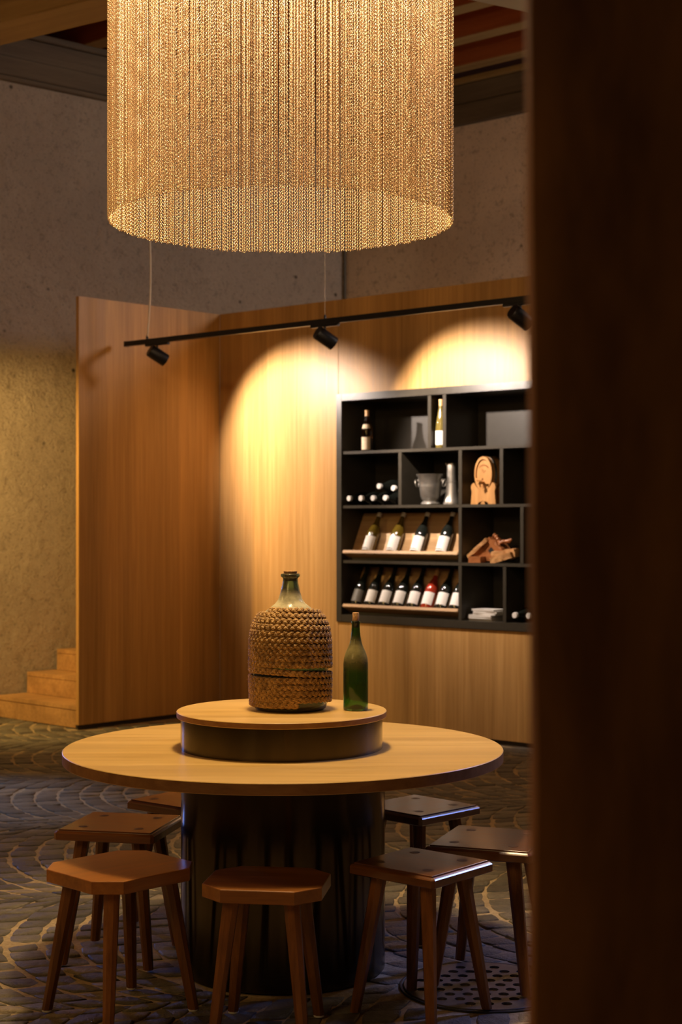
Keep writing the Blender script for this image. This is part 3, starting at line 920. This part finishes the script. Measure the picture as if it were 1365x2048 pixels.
# rustic bark hut
t = empty('bark_hut', 'rustic miniature hut of bark and gnarled root on the third shelf row', 'ornament')
def rough_box(nm, c, s, rot, m, amp=0.006, seed=0, n=6, sub=None):
    bm = bmesh.new(); bmesh.ops.create_cube(bm, size=1)
    bmesh.ops.subdivide_edges(bm, edges=bm.edges[:], cuts=n, use_grid_fill=True)
    for v in bm.verts:
        v.co = Vector((v.co.x * s[0], v.co.y * s[1], v.co.z * s[2]))
        q = noise.noise_vector(v.co * 28 + Vector((seed, seed, 0)))
        v.co += q * amp
    bmesh.ops.transform(bm, matrix=Matrix.Translation(c) @ Matrix.Rotation(rot, 4, 'Y'), verts=bm.verts)
    return link(nm, bm, m, sub or t)
rough_box('roof_slab', (-0.105, 0.0, 0.100), (0.19, 0.15, 0.026), -R(38), M['bark'], 0.008, 1)
rough_box('roof_slab', (0.030, 0.02, 0.125), (0.15, 0.13, 0.02), R(40), M['root'], 0.008, 5)
bm = bmesh.new()
prism(bm, [(-0.14, 0), (0.10, 0), (0.10, 0.06), (-0.01, 0.148), (-0.14, 0.045)], 0, 0.02)
bmesh.ops.transform(bm, matrix=Matrix.Translation((0, -0.03, 0.012)) @ Matrix.Rotation(R(90), 4, 'X'), verts=bm.verts)
gb = link('gable_board', bm, M['root'], t)
bm = bmesh.new(); box(bm, (0, 0, 0), (0.034, 0.006, 0.034), Matrix.Translation((0.0, -0.052, 0.085)) @ Matrix.Rotation(R(45), 4, 'Y')); link('window_hole', bm, M['pit'], gb)
rough_box('log', (0.110, -0.045, 0.062), (0.19, 0.06, 0.058), -R(8), M['bark'], 0.008, 9)
rough_box('log', (0.105, -0.075, 0.035), (0.18, 0.05, 0.040), -R(14), M['bark'], 0.008, 12)
rough_box('block', (-0.095, -0.085, 0.0225), (0.10, 0.07, 0.043), 0, M['root'], 0.002, 3)
bm = bmesh.new()
rr3 = random.Random(5)
P = [(-0.012, 0.0, 0.195), (0.005, 0.0, 0.185), (0.022, 0.0, 0.165), (0.035, 0.0, 0.148), (0.052, -0.005, 0.140), (0.072, 0, 0.148), (0.095, 0, 0.150), (0.118, 0, 0.152), (0.135, 0, 0.166)]
P2 = []
for a, b in zip(P, P[1:]):
    for k in range(4): P2.append(Vector(a).lerp(Vector(b), k / 4))
P2.append(Vector(P[-1]))
tube(bm, P2, [0.013 + 0.006 * math.sin(i * 1.7) * rr3.random() - 0.006 * (i > 29) for i in range(len(P2))], 10)
link('gnarled_root', bm, M['root'], t, True)
bm = bmesh.new(); tube(bm, [(0.03, 0, 0.155), (0.045, -0.02, 0.12), (0.05, -0.04, 0.09)], [0.012, 0.010, 0.006], 8); link('gnarled_root', bm, M['root'], t, True)
wspot(t, 2.600, 0.125, Z3 + T, 0.05)

# booklets
rb = random.Random(11)
z = Z4
bl = ['bottom booklet of the pile', 'second booklet from the bottom of the pile', 'third booklet from the bottom of the pile', 'fourth booklet from the bottom of the pile', 'second booklet from the top of the pile', 'white booklet on top of the pile']
for i in range(6):
    th = rb.uniform(0.011, 0.015)
    b = empty('booklet', 'pale ' + bl[i] + ' on the bottom shelf' if i else 'pale bottom booklet of the pile on the bottom shelf', 'booklet', group='booklets in the pile')
    bm = bmesh.new(); box(bm, (0, 0, th / 2), (0.195, 0.14, th - 0.003), None, 0.001); pg = link('pages', bm, M['paper'], b)
    bm = bmesh.new(); box(bm, (0, 0, 0.0009), (0.20, 0.145, 0.0016)); box(bm, (0, 0, th - 0.0009), (0.20, 0.145, 0.0016))
    box(bm, (0, 0.0725, th / 2), (0.20, 0.0016, th - 0.0002)); link('cover', bm, M['cap_white'], b)
    b.matrix_world = WM @ Matrix.Translation((2.535 + (0.012 if i > 2 else -0.022) + rb.uniform(-0.006, 0.006), 0.13 + rb.uniform(-0.004, 0.01), z)) @ Matrix.Rotation(rb.uniform(-0.07, 0.07), 4, 'Z')
    z += th + 0.0006

# ------------------------------------------------------------------ track lighting
TO = C + U * 2.05 - NI * 1.05; TZ = 2.860
rail = empty('lighting_track', 'black lighting track hanging across the room in front of the oak wall', 'track')
rail.matrix_world = frame((TO.x, TO.y, TZ), U)
bm = bmesh.new(); box(bm, (1.0, 0, 0), (5.94, 0.036, 0.036), None, 0.002)
link('rail', bm, M['black'], rail)
bm = bmesh.new(); box(bm, (-1.98, 0, 0), (0.022, 0.040, 0.040), None, 0.003); link('end_cap', bm, M['black'], rail)
T1, T2, T3 = -1.64, 0.0, 1.56
for (tx, wig, rd) in ((-1.75, 0.030, 0.0060), (0.0, 0.0, 0.0014)):
    pts = []
    for k in range(40):
        h = k / 39
        pts.append((tx + wig * math.sin(h * 9) * math.exp(-h * 1.2) + (0.02 * math.sin(h * 4) if wig else 0), 0, 0.017 + h * 2.63))
    bm = bmesh.new(); tube(bm, pts, rd, 6)
    cb = link('suspension_cable', bm, M['cable'], rail, True)
    bm = bmesh.new(); lathe(bm, [(0, 0.0), (0.009, 0), (0.009, 0.018), (0.004, 0.03), (0, 0.03)], 12, Matrix.Translation((pts[0][0], 0, 0.017))); link('cable_gripper', bm, M['black'], cb, True, 40)

AIM = {0: (4, 24), 1: (2, 25), 2: (2, 26)}
def lamp_head(tx, label, yaw, pitch, power):
    t = empty('spotlight', label, 'lamp', group='spotlights on the track')
    t.matrix_world = rail.matrix_world @ Matrix.Translation((tx, 0, 0))
    bm = bmesh.new(); box(bm, (0, 0, -0.027), (0.24, 0.032, 0.018), None, 0.003); link('track_adapter', bm, M['black'], t)
    bm = bmesh.new(); tube(bm, [(0, 0, -0.034), (0, 0, -0.062)], 0.008, 12); link('stem', bm, M['black'], t, True, 40)
    bd = bpy.data.objects.new('pivot', None)
    mt = Matrix.Translation((0, 0, -0.106)) @ Matrix.Rotation(R(yaw), 4, 'Z') @ Matrix.Rotation(R(-90 - pitch), 4, 'X')
    # local z -> along the beam
    def put(bm): bmesh.ops.transform(bm, matrix=mt, verts=bm.verts); return bm
    bm = bmesh.new(); lathe(bm, [(0, -0.068), (0.042, -0.068), (0.047, -0.062), (0.048, 0.074), (0.044, 0.074), (0.042, 0.052), (0, 0.052)], 36); put(bm)
    hb = link('lamp_body', bm, M['black'], t, True, 40)
    bm = bmesh.new(); lathe(bm, [(0, 0.0532), (0.040, 0.0532), (0.040, 0.055), (0, 0.055)], 24); put(bm); link('lens', bm, M['lens'], hb)
    mw = t.matrix_world @ mt
    p = mw @ Vector((0, 0, 0.078)); q = mw @ Vector((0, 0, 1.0))
    s = spot('spot_beam', p, q, power, WARMW, 86, 0.6, 0.02)
    return t
lamp_head(T1, 'black cylinder spotlight at the left end of the track', -22, 30, 240)
lamp_head(T2, 'black cylinder spotlight in the middle of the track', -22, 30, 240)
lamp_head(T3, 'black cylinder spotlight on the track beside the timber post', -22, 30, 240)

# ------------------------------------------------------------------ pendant of chains
LC = Vector((-0.207, 5.36, 0)); LR = 0.591; LB = 2.56; LT = 3.98
pd = empty('chain_pendant', 'large round pendant lamp of hanging brass chains above the table', 'lamp', (LC.x, LC.y, LB))
pitch = 0.0066; nl_ = int((LT - LB) / pitch)
bm = bmesh.new()
LH, LW, WR2 = 0.0052, 0.0034, 0.00125     # half length, half width (centre line), wire radius
link_v = []
SEG, SM = 8, 4
for i in range(nl_):
    a = R(42) if i % 2 else R(-42)
    ca, sa = math.cos(a), math.sin(a)
    zc = i * pitch + LH
    rings = []
    for k in range(SEG):
        th = 2 * PI * k / SEG
        cx, cz = (LW - WR2 * 0.3) * math.cos(th), (LH - WR2) * math.sin(th)
        nx, nz = math.cos(th), math.sin(th)
        ring = []
        for m_ in range(SM):
            ph = 2 * PI * m_ / SM + PI / 4
            x = cx + nx * WR2 * math.cos(ph); z_ = cz + nz * WR2 * math.cos(ph); y = WR2 * math.sin(ph)
            ring.append(bm.verts.new((x * ca - y * sa, x * sa + y * ca, zc + z_)))
        rings.append(ring)
    for k in range(SEG):
        A, B = rings[k], rings[(k + 1) % SEG]
        for m_ in range(SM):
            n_ = (m_ + 1) % SM
            bm.faces.new((A[m_], B[m_], B[n_], A[n_]))
for f in bm.faces: f.smooth = True
cme = bpy.data.meshes.new('chain'); bm.to_mesh(cme); bm.free(); cme.materials.append(M['chain'])
cobj = bpy.data.objects.new('chain', cme)
NC = 384
pv = []; rot = []
for i in range(NC):
    a = 2 * PI * (i + rnd.uniform(-0.12, 0.12)) / NC
    rr_ = LR + rnd.uniform(-0.002, 0.002)
    pv.append((rr_ * math.cos(a), rr_ * math.sin(a), rnd.uniform(-0.004, 0.004))); rot.append((rnd.uniform(-.002, .002), rnd.uniform(-.002, .002), rnd.uniform(0, 2 * PI)))
pm = bpy.data.meshes.new('chain_curtain'); pm.from_pydata(pv, [], [])
at = pm.attributes.new('rot', 'FLOAT_VECTOR', 'POINT'); at.data.foreach_set('vector', [c for r_ in rot for c in r_])
pm.materials.append(M['chain'])
co = bpy.data.objects.new('chain_curtain', pm); COL.objects.link(co); co.parent = pd; co['kind'] = 'stuff'
ng = bpy.data.node_groups.new('chains', 'GeometryNodeTree')
ng.interface.new_socket('Geometry', in_out='INPUT', socket_type='NodeSocketGeometry')
ng.interface.new_socket('Geometry', in_out='OUTPUT', socket_type='NodeSocketGeometry')
gi = ng.nodes.new('NodeGroupInput'); go = ng.nodes.new('NodeGroupOutput')
oi = ng.nodes.new('GeometryNodeObjectInfo'); oi.inputs['Object'].default_value = cobj; oi.inputs['As Instance'].default_value = True
ip = ng.nodes.new('GeometryNodeInstanceOnPoints')
na = ng.nodes.new('GeometryNodeInputNamedAttribute'); na.data_type = 'FLOAT_VECTOR'; na.inputs['Name'].default_value = 'rot'
er = ng.nodes.new('FunctionNodeEulerToRotation')
ng.links.new(gi.outputs[0], ip.inputs['Points']); ng.links.new(oi.outputs['Geometry'], ip.inputs['Instance'])
ng.links.new(na.outputs['Attribute'], er.inputs[0]); ng.links.new(er.outputs[0], ip.inputs['Rotation'])
ng.links.new(ip.outputs[0], go.inputs[0])
md = co.modifiers.new('chains', 'NODES'); md.node_group = ng
bm = bmesh.new(); lathe(bm, [(0, 1.41), (0.61, 1.41), (0.615, 1.415), (0.615, 1.445), (0.61, 1.45), (0, 1.45)], 64); link('top_disc', bm, M['duct'], pd, True, 40)
bm = bmesh.new(); tube(bm, [(0, 0, 1.45), (0, 0, 2.85)], 0.010, 8); link('suspension_rod', bm, M['black'], pd, True)
for k in range(6):
    a = 2 * PI * k / 6 + 0.3
    x, y = 0.30 * math.cos(a), 0.30 * math.sin(a)
    bm = bmesh.new(); bmesh.ops.create_uvsphere(bm, u_segments=16, v_segments=10, radius=0.035, matrix=Matrix.Translation((x, y, 1.355)))
    ob = link('bulb', bm, M['bulb'], pd, True)
    bm = bmesh.new(); tube(bm, [(x, y, 1.38), (x, y, 1.41)], 0.018, 12); link('bulb_socket', bm, M['black'], ob)
    d = bpy.data.lights.new('bulb_light', 'POINT'); d.energy = 25; d.color = (1.0, 0.72, 0.46); d.shadow_soft_size = 0.05
    lo = bpy.data.objects.new('bulb_light', d); COL.objects.link(lo); lo.location = (LC.x + x, LC.y + y, LB + 1.22)
sd = spot('table_beam', (LC.x, LC.y, LB + 1.25), (LC.x, LC.y, 0), 280, (1.0, 0.68, 0.28), 62, 0.4, 0.12)

# ------------------------------------------------------------------ table
tb = empty('round_table', 'large round oak table with raised centre tier on a dark steel drum', 'table', (DRUM.x, DRUM.y, 0))
TZT = 0.7505
def disc_bm(r, z0, z1, bev=0.003, seg=128):
    bm = bmesh.new(); lathe(bm, [(0, z0), (r - bev, z0), (r, z0 + bev), (r, z1 - bev), (r - bev, z1), (0, z1)], seg); return bm
o = link('tabletop', disc_bm(0.7560, TZT - 0.037, TZT, 0.002), M['table_oak'], tb, True, 30); o.location.x = 0.007
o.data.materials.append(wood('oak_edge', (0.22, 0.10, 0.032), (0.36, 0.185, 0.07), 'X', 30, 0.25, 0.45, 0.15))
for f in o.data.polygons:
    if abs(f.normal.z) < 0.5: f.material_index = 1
bm = bmesh.new(); lathe(bm, [(0, 0.001), (DR, 0.001), (DR, TZT - 0.038), (0, TZT - 0.038)], 128); link('drum', bm, M['drum'], tb, True, 40).location.x = 0.005
bm = bmesh.new(); lathe(bm, [(0, TZT), (0.3485, TZT), (0.3485, 0.8575), (0, 0.8575)], 128); link('upper_drum', bm, M['drum'], tb, True, 40)
o = link('upper_tabletop', disc_bm(0.3625, 0.858, 0.8785, 0.002), M['table_oak'], tb, True, 30)
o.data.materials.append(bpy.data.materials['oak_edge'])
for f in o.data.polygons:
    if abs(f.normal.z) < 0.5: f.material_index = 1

# ------------------------------------------------------------------ stools
def leg_bm(x0, y0, x1, y1, ztop, w0, w1):
    """leg from the seat (x0,y0,ztop) to the floor (x1,y1): chamfered square section, tapering down"""
    bm = bmesh.new()
    ang = math.atan2(y1, x1)
    rings = []
    for (x, y, z, w_) in ((x1, y1, 0.006, w1), (x0, y0, ztop, w0)):
        ring = []
        for k in range(8):
            a = (k + 0.5) * PI / 4 + ang
            ring.append(bm.verts.new((x + w_ * 0.56 * math.cos(a) * (1.0), y + w_ * 0.56 * math.sin(a), z)))
        rings.append(ring)
    for k in range(8):
        bm.faces.new((rings[0][k], rings[0][(k + 1) % 8], rings[1][(k + 1) % 8], rings[1][k]))
    bm.faces.new(rings[0]); bm.faces.new(rings[1])
    return bm
def seat_bm(poly, z0, z1, bev, step=0.0):
    bm = bmesh.new()
    n = len(poly)
    def ring(ins, z):
        out = []
        for i in range(n):
            p0, p1, p2 = Vector(poly[i - 1]), Vector(poly[i]), Vector(poly[(i + 1) % n])
            e1 = (p1 - p0).normalized(); e2 = (p2 - p1).normalized()
            n1 = Vector((-e1.y, e1.x)); n2 = Vector((-e2.y, e2.x))
            b = (n1 + n2); b = b / b.length_squared * 2
            p = p1 + b * ins
            out.append(bm.verts.new((p.x, p.y, z)))
        return out
    if step:
        rings = [ring(0.004, z0), ring(0, z0 + 0.003), ring(0, z1 - 0.0115), ring(0.0035, z1 - 0.0080), ring(0.0085, z1 - 0.0045), ring(0.014, z1 - 0.0045), ring(0.0145, z1 - 0.001), ring(0.016, z1)]
    else:
        rings = [ring(0.002, z0), ring(0, z0 + 0.002), ring(0, z1 - bev), ring(bev * 0.3, z1 - bev * 0.3), ring(bev, z1)]
    for a, b in zip(rings, rings[1:]):
        for i in range(n):
            bm.faces.new((a[i], a[(i + 1) % n], b[(i + 1) % n], b[i]))
    bm.faces.new(rings[0]); bm.faces.new(rings[-1])
    return bm
def stool(loc, rz, label, kind, hx, hy, H, cut=0.0, sp=(0.56, 0.055)):
    grp = 'stools around the table'
    t = empty('stool', label, 'stool', (loc[0], loc[1], 0), rz, grp)
    if kind == 'oct':
        c = cut
        poly = [(-hx + c, -hy), (hx - c, -hy), (hx, -hy + c), (hx, hy - c), (hx - c, hy), (-hx + c, hy), (-hx, hy - c), (-hx, -hy + c)]
        link('seat', seat_bm(poly, H - 0.040, H, 0.003), M['stool_light'], t)
    else:
        c = 0.010
        poly = [(-hx + c, -hy), (hx - c, -hy), (hx, -hy + c), (hx, hy - c), (hx - c, hy), (-hx + c, hy), (-hx, hy - c), (-hx, -hy + c)]
        st_ = link('seat', seat_bm(poly, H - 0.036, H, 0.003, 1.0), M['stool'], t)
    for sx in (-1, 1):
        for sy in (-1, 1):
            tx, ty = sx * hx * sp[0], sy * hy * 0.56
            fx, fy = sx * (hx * sp[0] + sp[1]), sy * (hy * 0.56 + 0.055)
            lg = link('leg', leg_bm(tx, ty, fx, fy, H - 0.036, 0.046, 0.031), M['stool_leg'], t)
            if kind == 'oct':
                bm = bmesh.new(); lathe(bm, [(0, 0.0), (0.016, 0.0), (0.017, 0.003), (0.016, 0.0062), (0, 0.0062)], 16, Matrix.Translation((fx, fy, 0.0))); link('foot_pad', bm, M['pad'], lg, True, 40)
            else:
                bm = bmesh.new(); lathe(bm, [(0, H - 0.001), (0.0165, H - 0.001), (0.0165, H + 0.0004), (0, H + 0.0004)], 18, Matrix.Translation((tx, ty, 0))); link('tenon_plug', bm, M['plug'], t)
    return t
stool((-0.222, 4.665), R(-8), 'octagonal stool in front of the dark drum, at the bottom centre', 'oct', 0.180, 0.160, 0.455, 0.070, (0.50, 0.045))
stool((-0.690, 4.845), R(45), 'octagonal stool with glossy seat, front left of the table', 'oct', 0.195, 0.185, 0.455, 0.068)
stool((-0.775, 5.455), R(-12), 'square stool directly behind the left octagonal stool', 'sq', 0.180, 0.180, 0.472)
stool((-0.575, 5.93), R(-38), 'square stool farthest left, mostly hidden under the table edge', 'sq', 0.175, 0.175, 0.472)
stool((0.250, 4.835), R(-40), 'square stool with moulded edge at front right, over the drain cover', 'sq', 0.166, 0.160, 0.470)
stool((0.286, 5.80), R(45), 'square stool at the back right, half hidden by the drum', 'sq', 0.170, 0.170, 0.470)
stool((0.505, 5.19), R(-20), 'square stool half hidden behind the timber post', 'sq', 0.178, 0.190, 0.470)

# ------------------------------------------------------------------ demijohn
JP = Vector((-0.176, 5.385, 0.8785))
jug = empty('demijohn', 'large glass demijohn wrapped in braided seagrass rope on the table centre', 'jug', JP)
JG = [(0.110, 0.0), (0.124, 0.006), (0.128, 0.02), (0.1305, 0.08), (0.131, 0.16), (0.1295, 0.24), (0.123, 0.285), (0.110, 0.314), (0.090, 0.337), (0.071, 0.352), (0.052, 0.367), (0.042, 0.381), (0.0345, 0.404), (0.0275, 0.436), (0.0255, 0.452), (0.0275, 0.456), (0.0335, 0.461), (0.0335, 0.467), (0.030, 0.4705)]
outer = [(0, 0.004)] + [(0.08, 0.002)] + JG
inner = [(max(r - 0.004, 0.0), z + (0.006 if z < 0.02 else 0.0)) for r, z in JG][::-1]
inner = [(r, min(z, 0.4700)) for r, z in inner] + [(0.08, 0.008), (0, 0.010)]
bm = bmesh.new(); lathe(bm, outer + inner, 64)
link('glass_body', bm, M['jug_glass'], jug, True, 60)
bm = bmesh.new(); lathe(bm, [(0, 0.445), (0.0205, 0.445), (0.0225, 0.472), (0.0235, 0.474), (0.0235, 0.4785), (0, 0.480)], 24); link('cork', bm, M['cork'], jug, True, 40)
def jr(z):
    for (r0, z0), (r1, z1) in zip(JG, JG[1:]):
        if z0 <= z <= z1 and z1 > z0: return r0 + (r1 - r0) * (z - z0) / (z1 - z0)
    return 0.124
# rope path: height as function of turns, seen from the front (-y) at whole turns
ARC = [(0.089, 0.3380)]
zz_ = 0.338; acc = [0.0]
while zz_ > 0.02:
    z2_ = zz_ - 0.002; acc.append(acc[-1] + math.hypot(jr(z2_) - jr(zz_), 0.002)); zz_ = z2_
def rope_z(tn):
    a = 0.0208 * tn
    if tn > 9.93: a += 0.013 * min(1, (tn - 9.93) / 0.42)
    lo_ = 0
    for q in range(len(acc) - 1):
        if acc[q + 1] >= a:
            return 0.338 - 0.002 * (q + (a - acc[q]) / (acc[q + 1] - acc[q]))
    return 0.02
TURN = 15.18
path = []
nstep = int(TURN * 2 * PI * 0.135 / 0.0031)
dist = 0; prev = None
for i in range(nstep + 1):
    tn = TURN * i / nstep
    z_ = rope_z(tn) + 0.0022 * noise.noise(Vector((tn * 6.3, 0, 4))) + 0.005 * math.sin(tn * 2 * PI + 0.6)
    th = -PI / 2 + 2 * PI * tn - 0.9
    # push out along the profile normal
    dr = (jr(min(z_ + 0.004, 0.46)) - jr(max(z_ - 0.004, 0.0))) / 0.008
    nlen = math.hypot(1, dr)
    r_ = jr(z_) + 0.0105 / nlen + 0.0; zz = z_ - dr * 0.0085 / nlen
    p = Vector((r_ * math.cos(th), r_ * math.sin(th), zz))
    nout = Vector((math.cos(th), math.sin(th), -dr)).normalized()
    if prev is not None: dist += (p - prev).length
    prev = p
    tang = Vector((-math.sin(th), math.cos(th), 0))
    path.append((p, nout, tang.cross(nout).normalized(), tang, dist))
bm = bmesh.new()
LAM = 0.066
SS = 5
rl = random.Random(21)
for s3 in range(3):
    for leaf in range(3):
        off = (leaf - 1) * 0.0037
        rings = []
        for i, (p, no, bi, ta, ds) in enumerate(path):
            ph = 2 * PI * ds / LAM + 2 * PI * s3 / 3
            lat = 0.0060 * math.sin(ph); dep = 0.0042 * math.sin(2 * ph)
            dl = 0.0060 * math.cos(ph) * 2 * PI / LAM
            side = (bi - ta * dl).normalized()
            wob = noise.noise(Vector((ds * 45, s3 * 7 + leaf * 3, 0)))
            wob2 = noise.noise(Vector((ds * 70, s3 * 5 + leaf * 11, 8)))
            c = p + bi * lat + no * (dep + 0.0011 * wob2 - abs(leaf - 1) * 0.0010) + side * (off + 0.0010 * wob)
            wv = 0.0027 * (1 + 0.3 * wob2); hv = 0.0023
            rings.append([bm.verts.new(c + side * (wv * math.cos(2 * PI * k / SS)) + no * (hv * math.sin(2 * PI * k / SS))) for k in range(SS)])
        for a, b in zip(rings, rings[1:]):
            for k in range(SS):
                bm.faces.new((a[k], a[(k + 1) % SS], b[(k + 1) % SS], b[k]))
        bm.faces.new(rings[0]); bm.faces.new(rings[-1])
link('rope_wrap', bm, M['rope'], jug, True)
# frayed fibres
bm = bmesh.new(); rf = random.Random(8)
for k in range(90):
    p, no, bi, ta, ds = path[rf.randrange(len(path))]
    d_ = (no * rf.uniform(0.3, 1) + ta * rf.uniform(-1, 1) + bi * rf.uniform(-.8, .8)).normalized()
    q = p + no * 0.005
    tube(bm, [q, q + d_ * 0.006, q + d_ * 0.012 + Vector((0, 0, -0.002))], [0.0006, 0.0005, 0.0002], 3)
fr = link('frayed_fibres', bm, M['rope'], jug); fr['kind'] = 'stuff'

# ------------------------------------------------------------------ green bottle
gbz = empty('green_bottle', 'old dusty green glass bottle with cork standing beside the demijohn', 'bottle', (0.051, 5.355, 0.8785))
GB = [(0.034, 0.0), (0.041, 0.001), (0.043, 0.006), (0.0433, 0.10), (0.0430, 0.160), (0.0408, 0.178), (0.0355, 0.197), (0.028, 0.214), (0.0215, 0.231), (0.017, 0.252), (0.0152, 0.272), (0.0140, 0.296), (0.0155, 0.298), (0.0157, 0.306), (0.0140, 0.308)]
outer = [(0, 0.012), (0.02, 0.006)] + GB
inner = [(max(r - 0.0028, 0.0), z + (0.006 if z < 0.02 else 0)) for r, z in GB][::-1]
inner = [(r, min(z, 0.3075)) for r, z in inner] + [(0.02, 0.014), (0, 0.019)]
bm = bmesh.new(); lathe(bm, outer + inner, 48); link('glass_body', bm, M['green_glass'], gbz, True, 60)
bm = bmesh.new(); lathe(bm, [(0, 0.285), (0.0104, 0.285), (0.0114, 0.31), (0.0112, 0.335), (0.0100, 0.337), (0, 0.337)], 20); link('cork', bm, M['cork'], gbz, True, 40)

# ------------------------------------------------------------------ foreground timber post
bm = bmesh.new()
nz = 60; nside = 6
def post_pt(u, v_, z):
    # square section 0.30, hand-hewn
    return u, v_
lo = {}
HW = 0.15
ringpts = []
for side in range(4):
    for k in range(nside):
        t = -1 + 2 * k / nside
        ringpts.append([(t, -1), (1, t), (-t, 1), (-1, -t)][side])
rings = []
for i in range(nz + 1):
    z = -0.03 + 5.45 * i / nz
    row = []
    for (x, y) in ringpts:
        q = noise.noise(Vector((x * 0.7, y * 0.7, z * 1.1))) * 0.006 + noise.noise(Vector((x * 2, y * 2, z * 5))) * 0.0025
        ww = HW * (1 + q / HW)
        ax = max(abs(x), abs(y)); cx = 0.0
        if abs(x) == 1 and abs(y) == 1: ww *= 0.965
        row.append(bm.verts.new((x * ww, y * ww, z)))
    rings.append(row)
n4 = len(ringpts)
for a, b in zip(rings, rings[1:]):
    for k in range(n4): bm.faces.new((a[k], a[(k + 1) % n4], b[(k + 1) % n4], b[k]))
bm.faces.new(rings[0]); bm.faces.new(rings[-1])
po = link('timber_post', bm, M['post'], smooth=True, flat_angle=50)
prz = R(-10)
po.location = (0.149 + 0.15 * (math.cos(prz) - math.sin(prz)), 1.22 + 0.15 * (math.sin(prz) + math.cos(prz)), 0); po.rotation_euler = (0, R(-0.15), prz)
tag(po, 'dark rough timber post filling the right foreground', 'post')
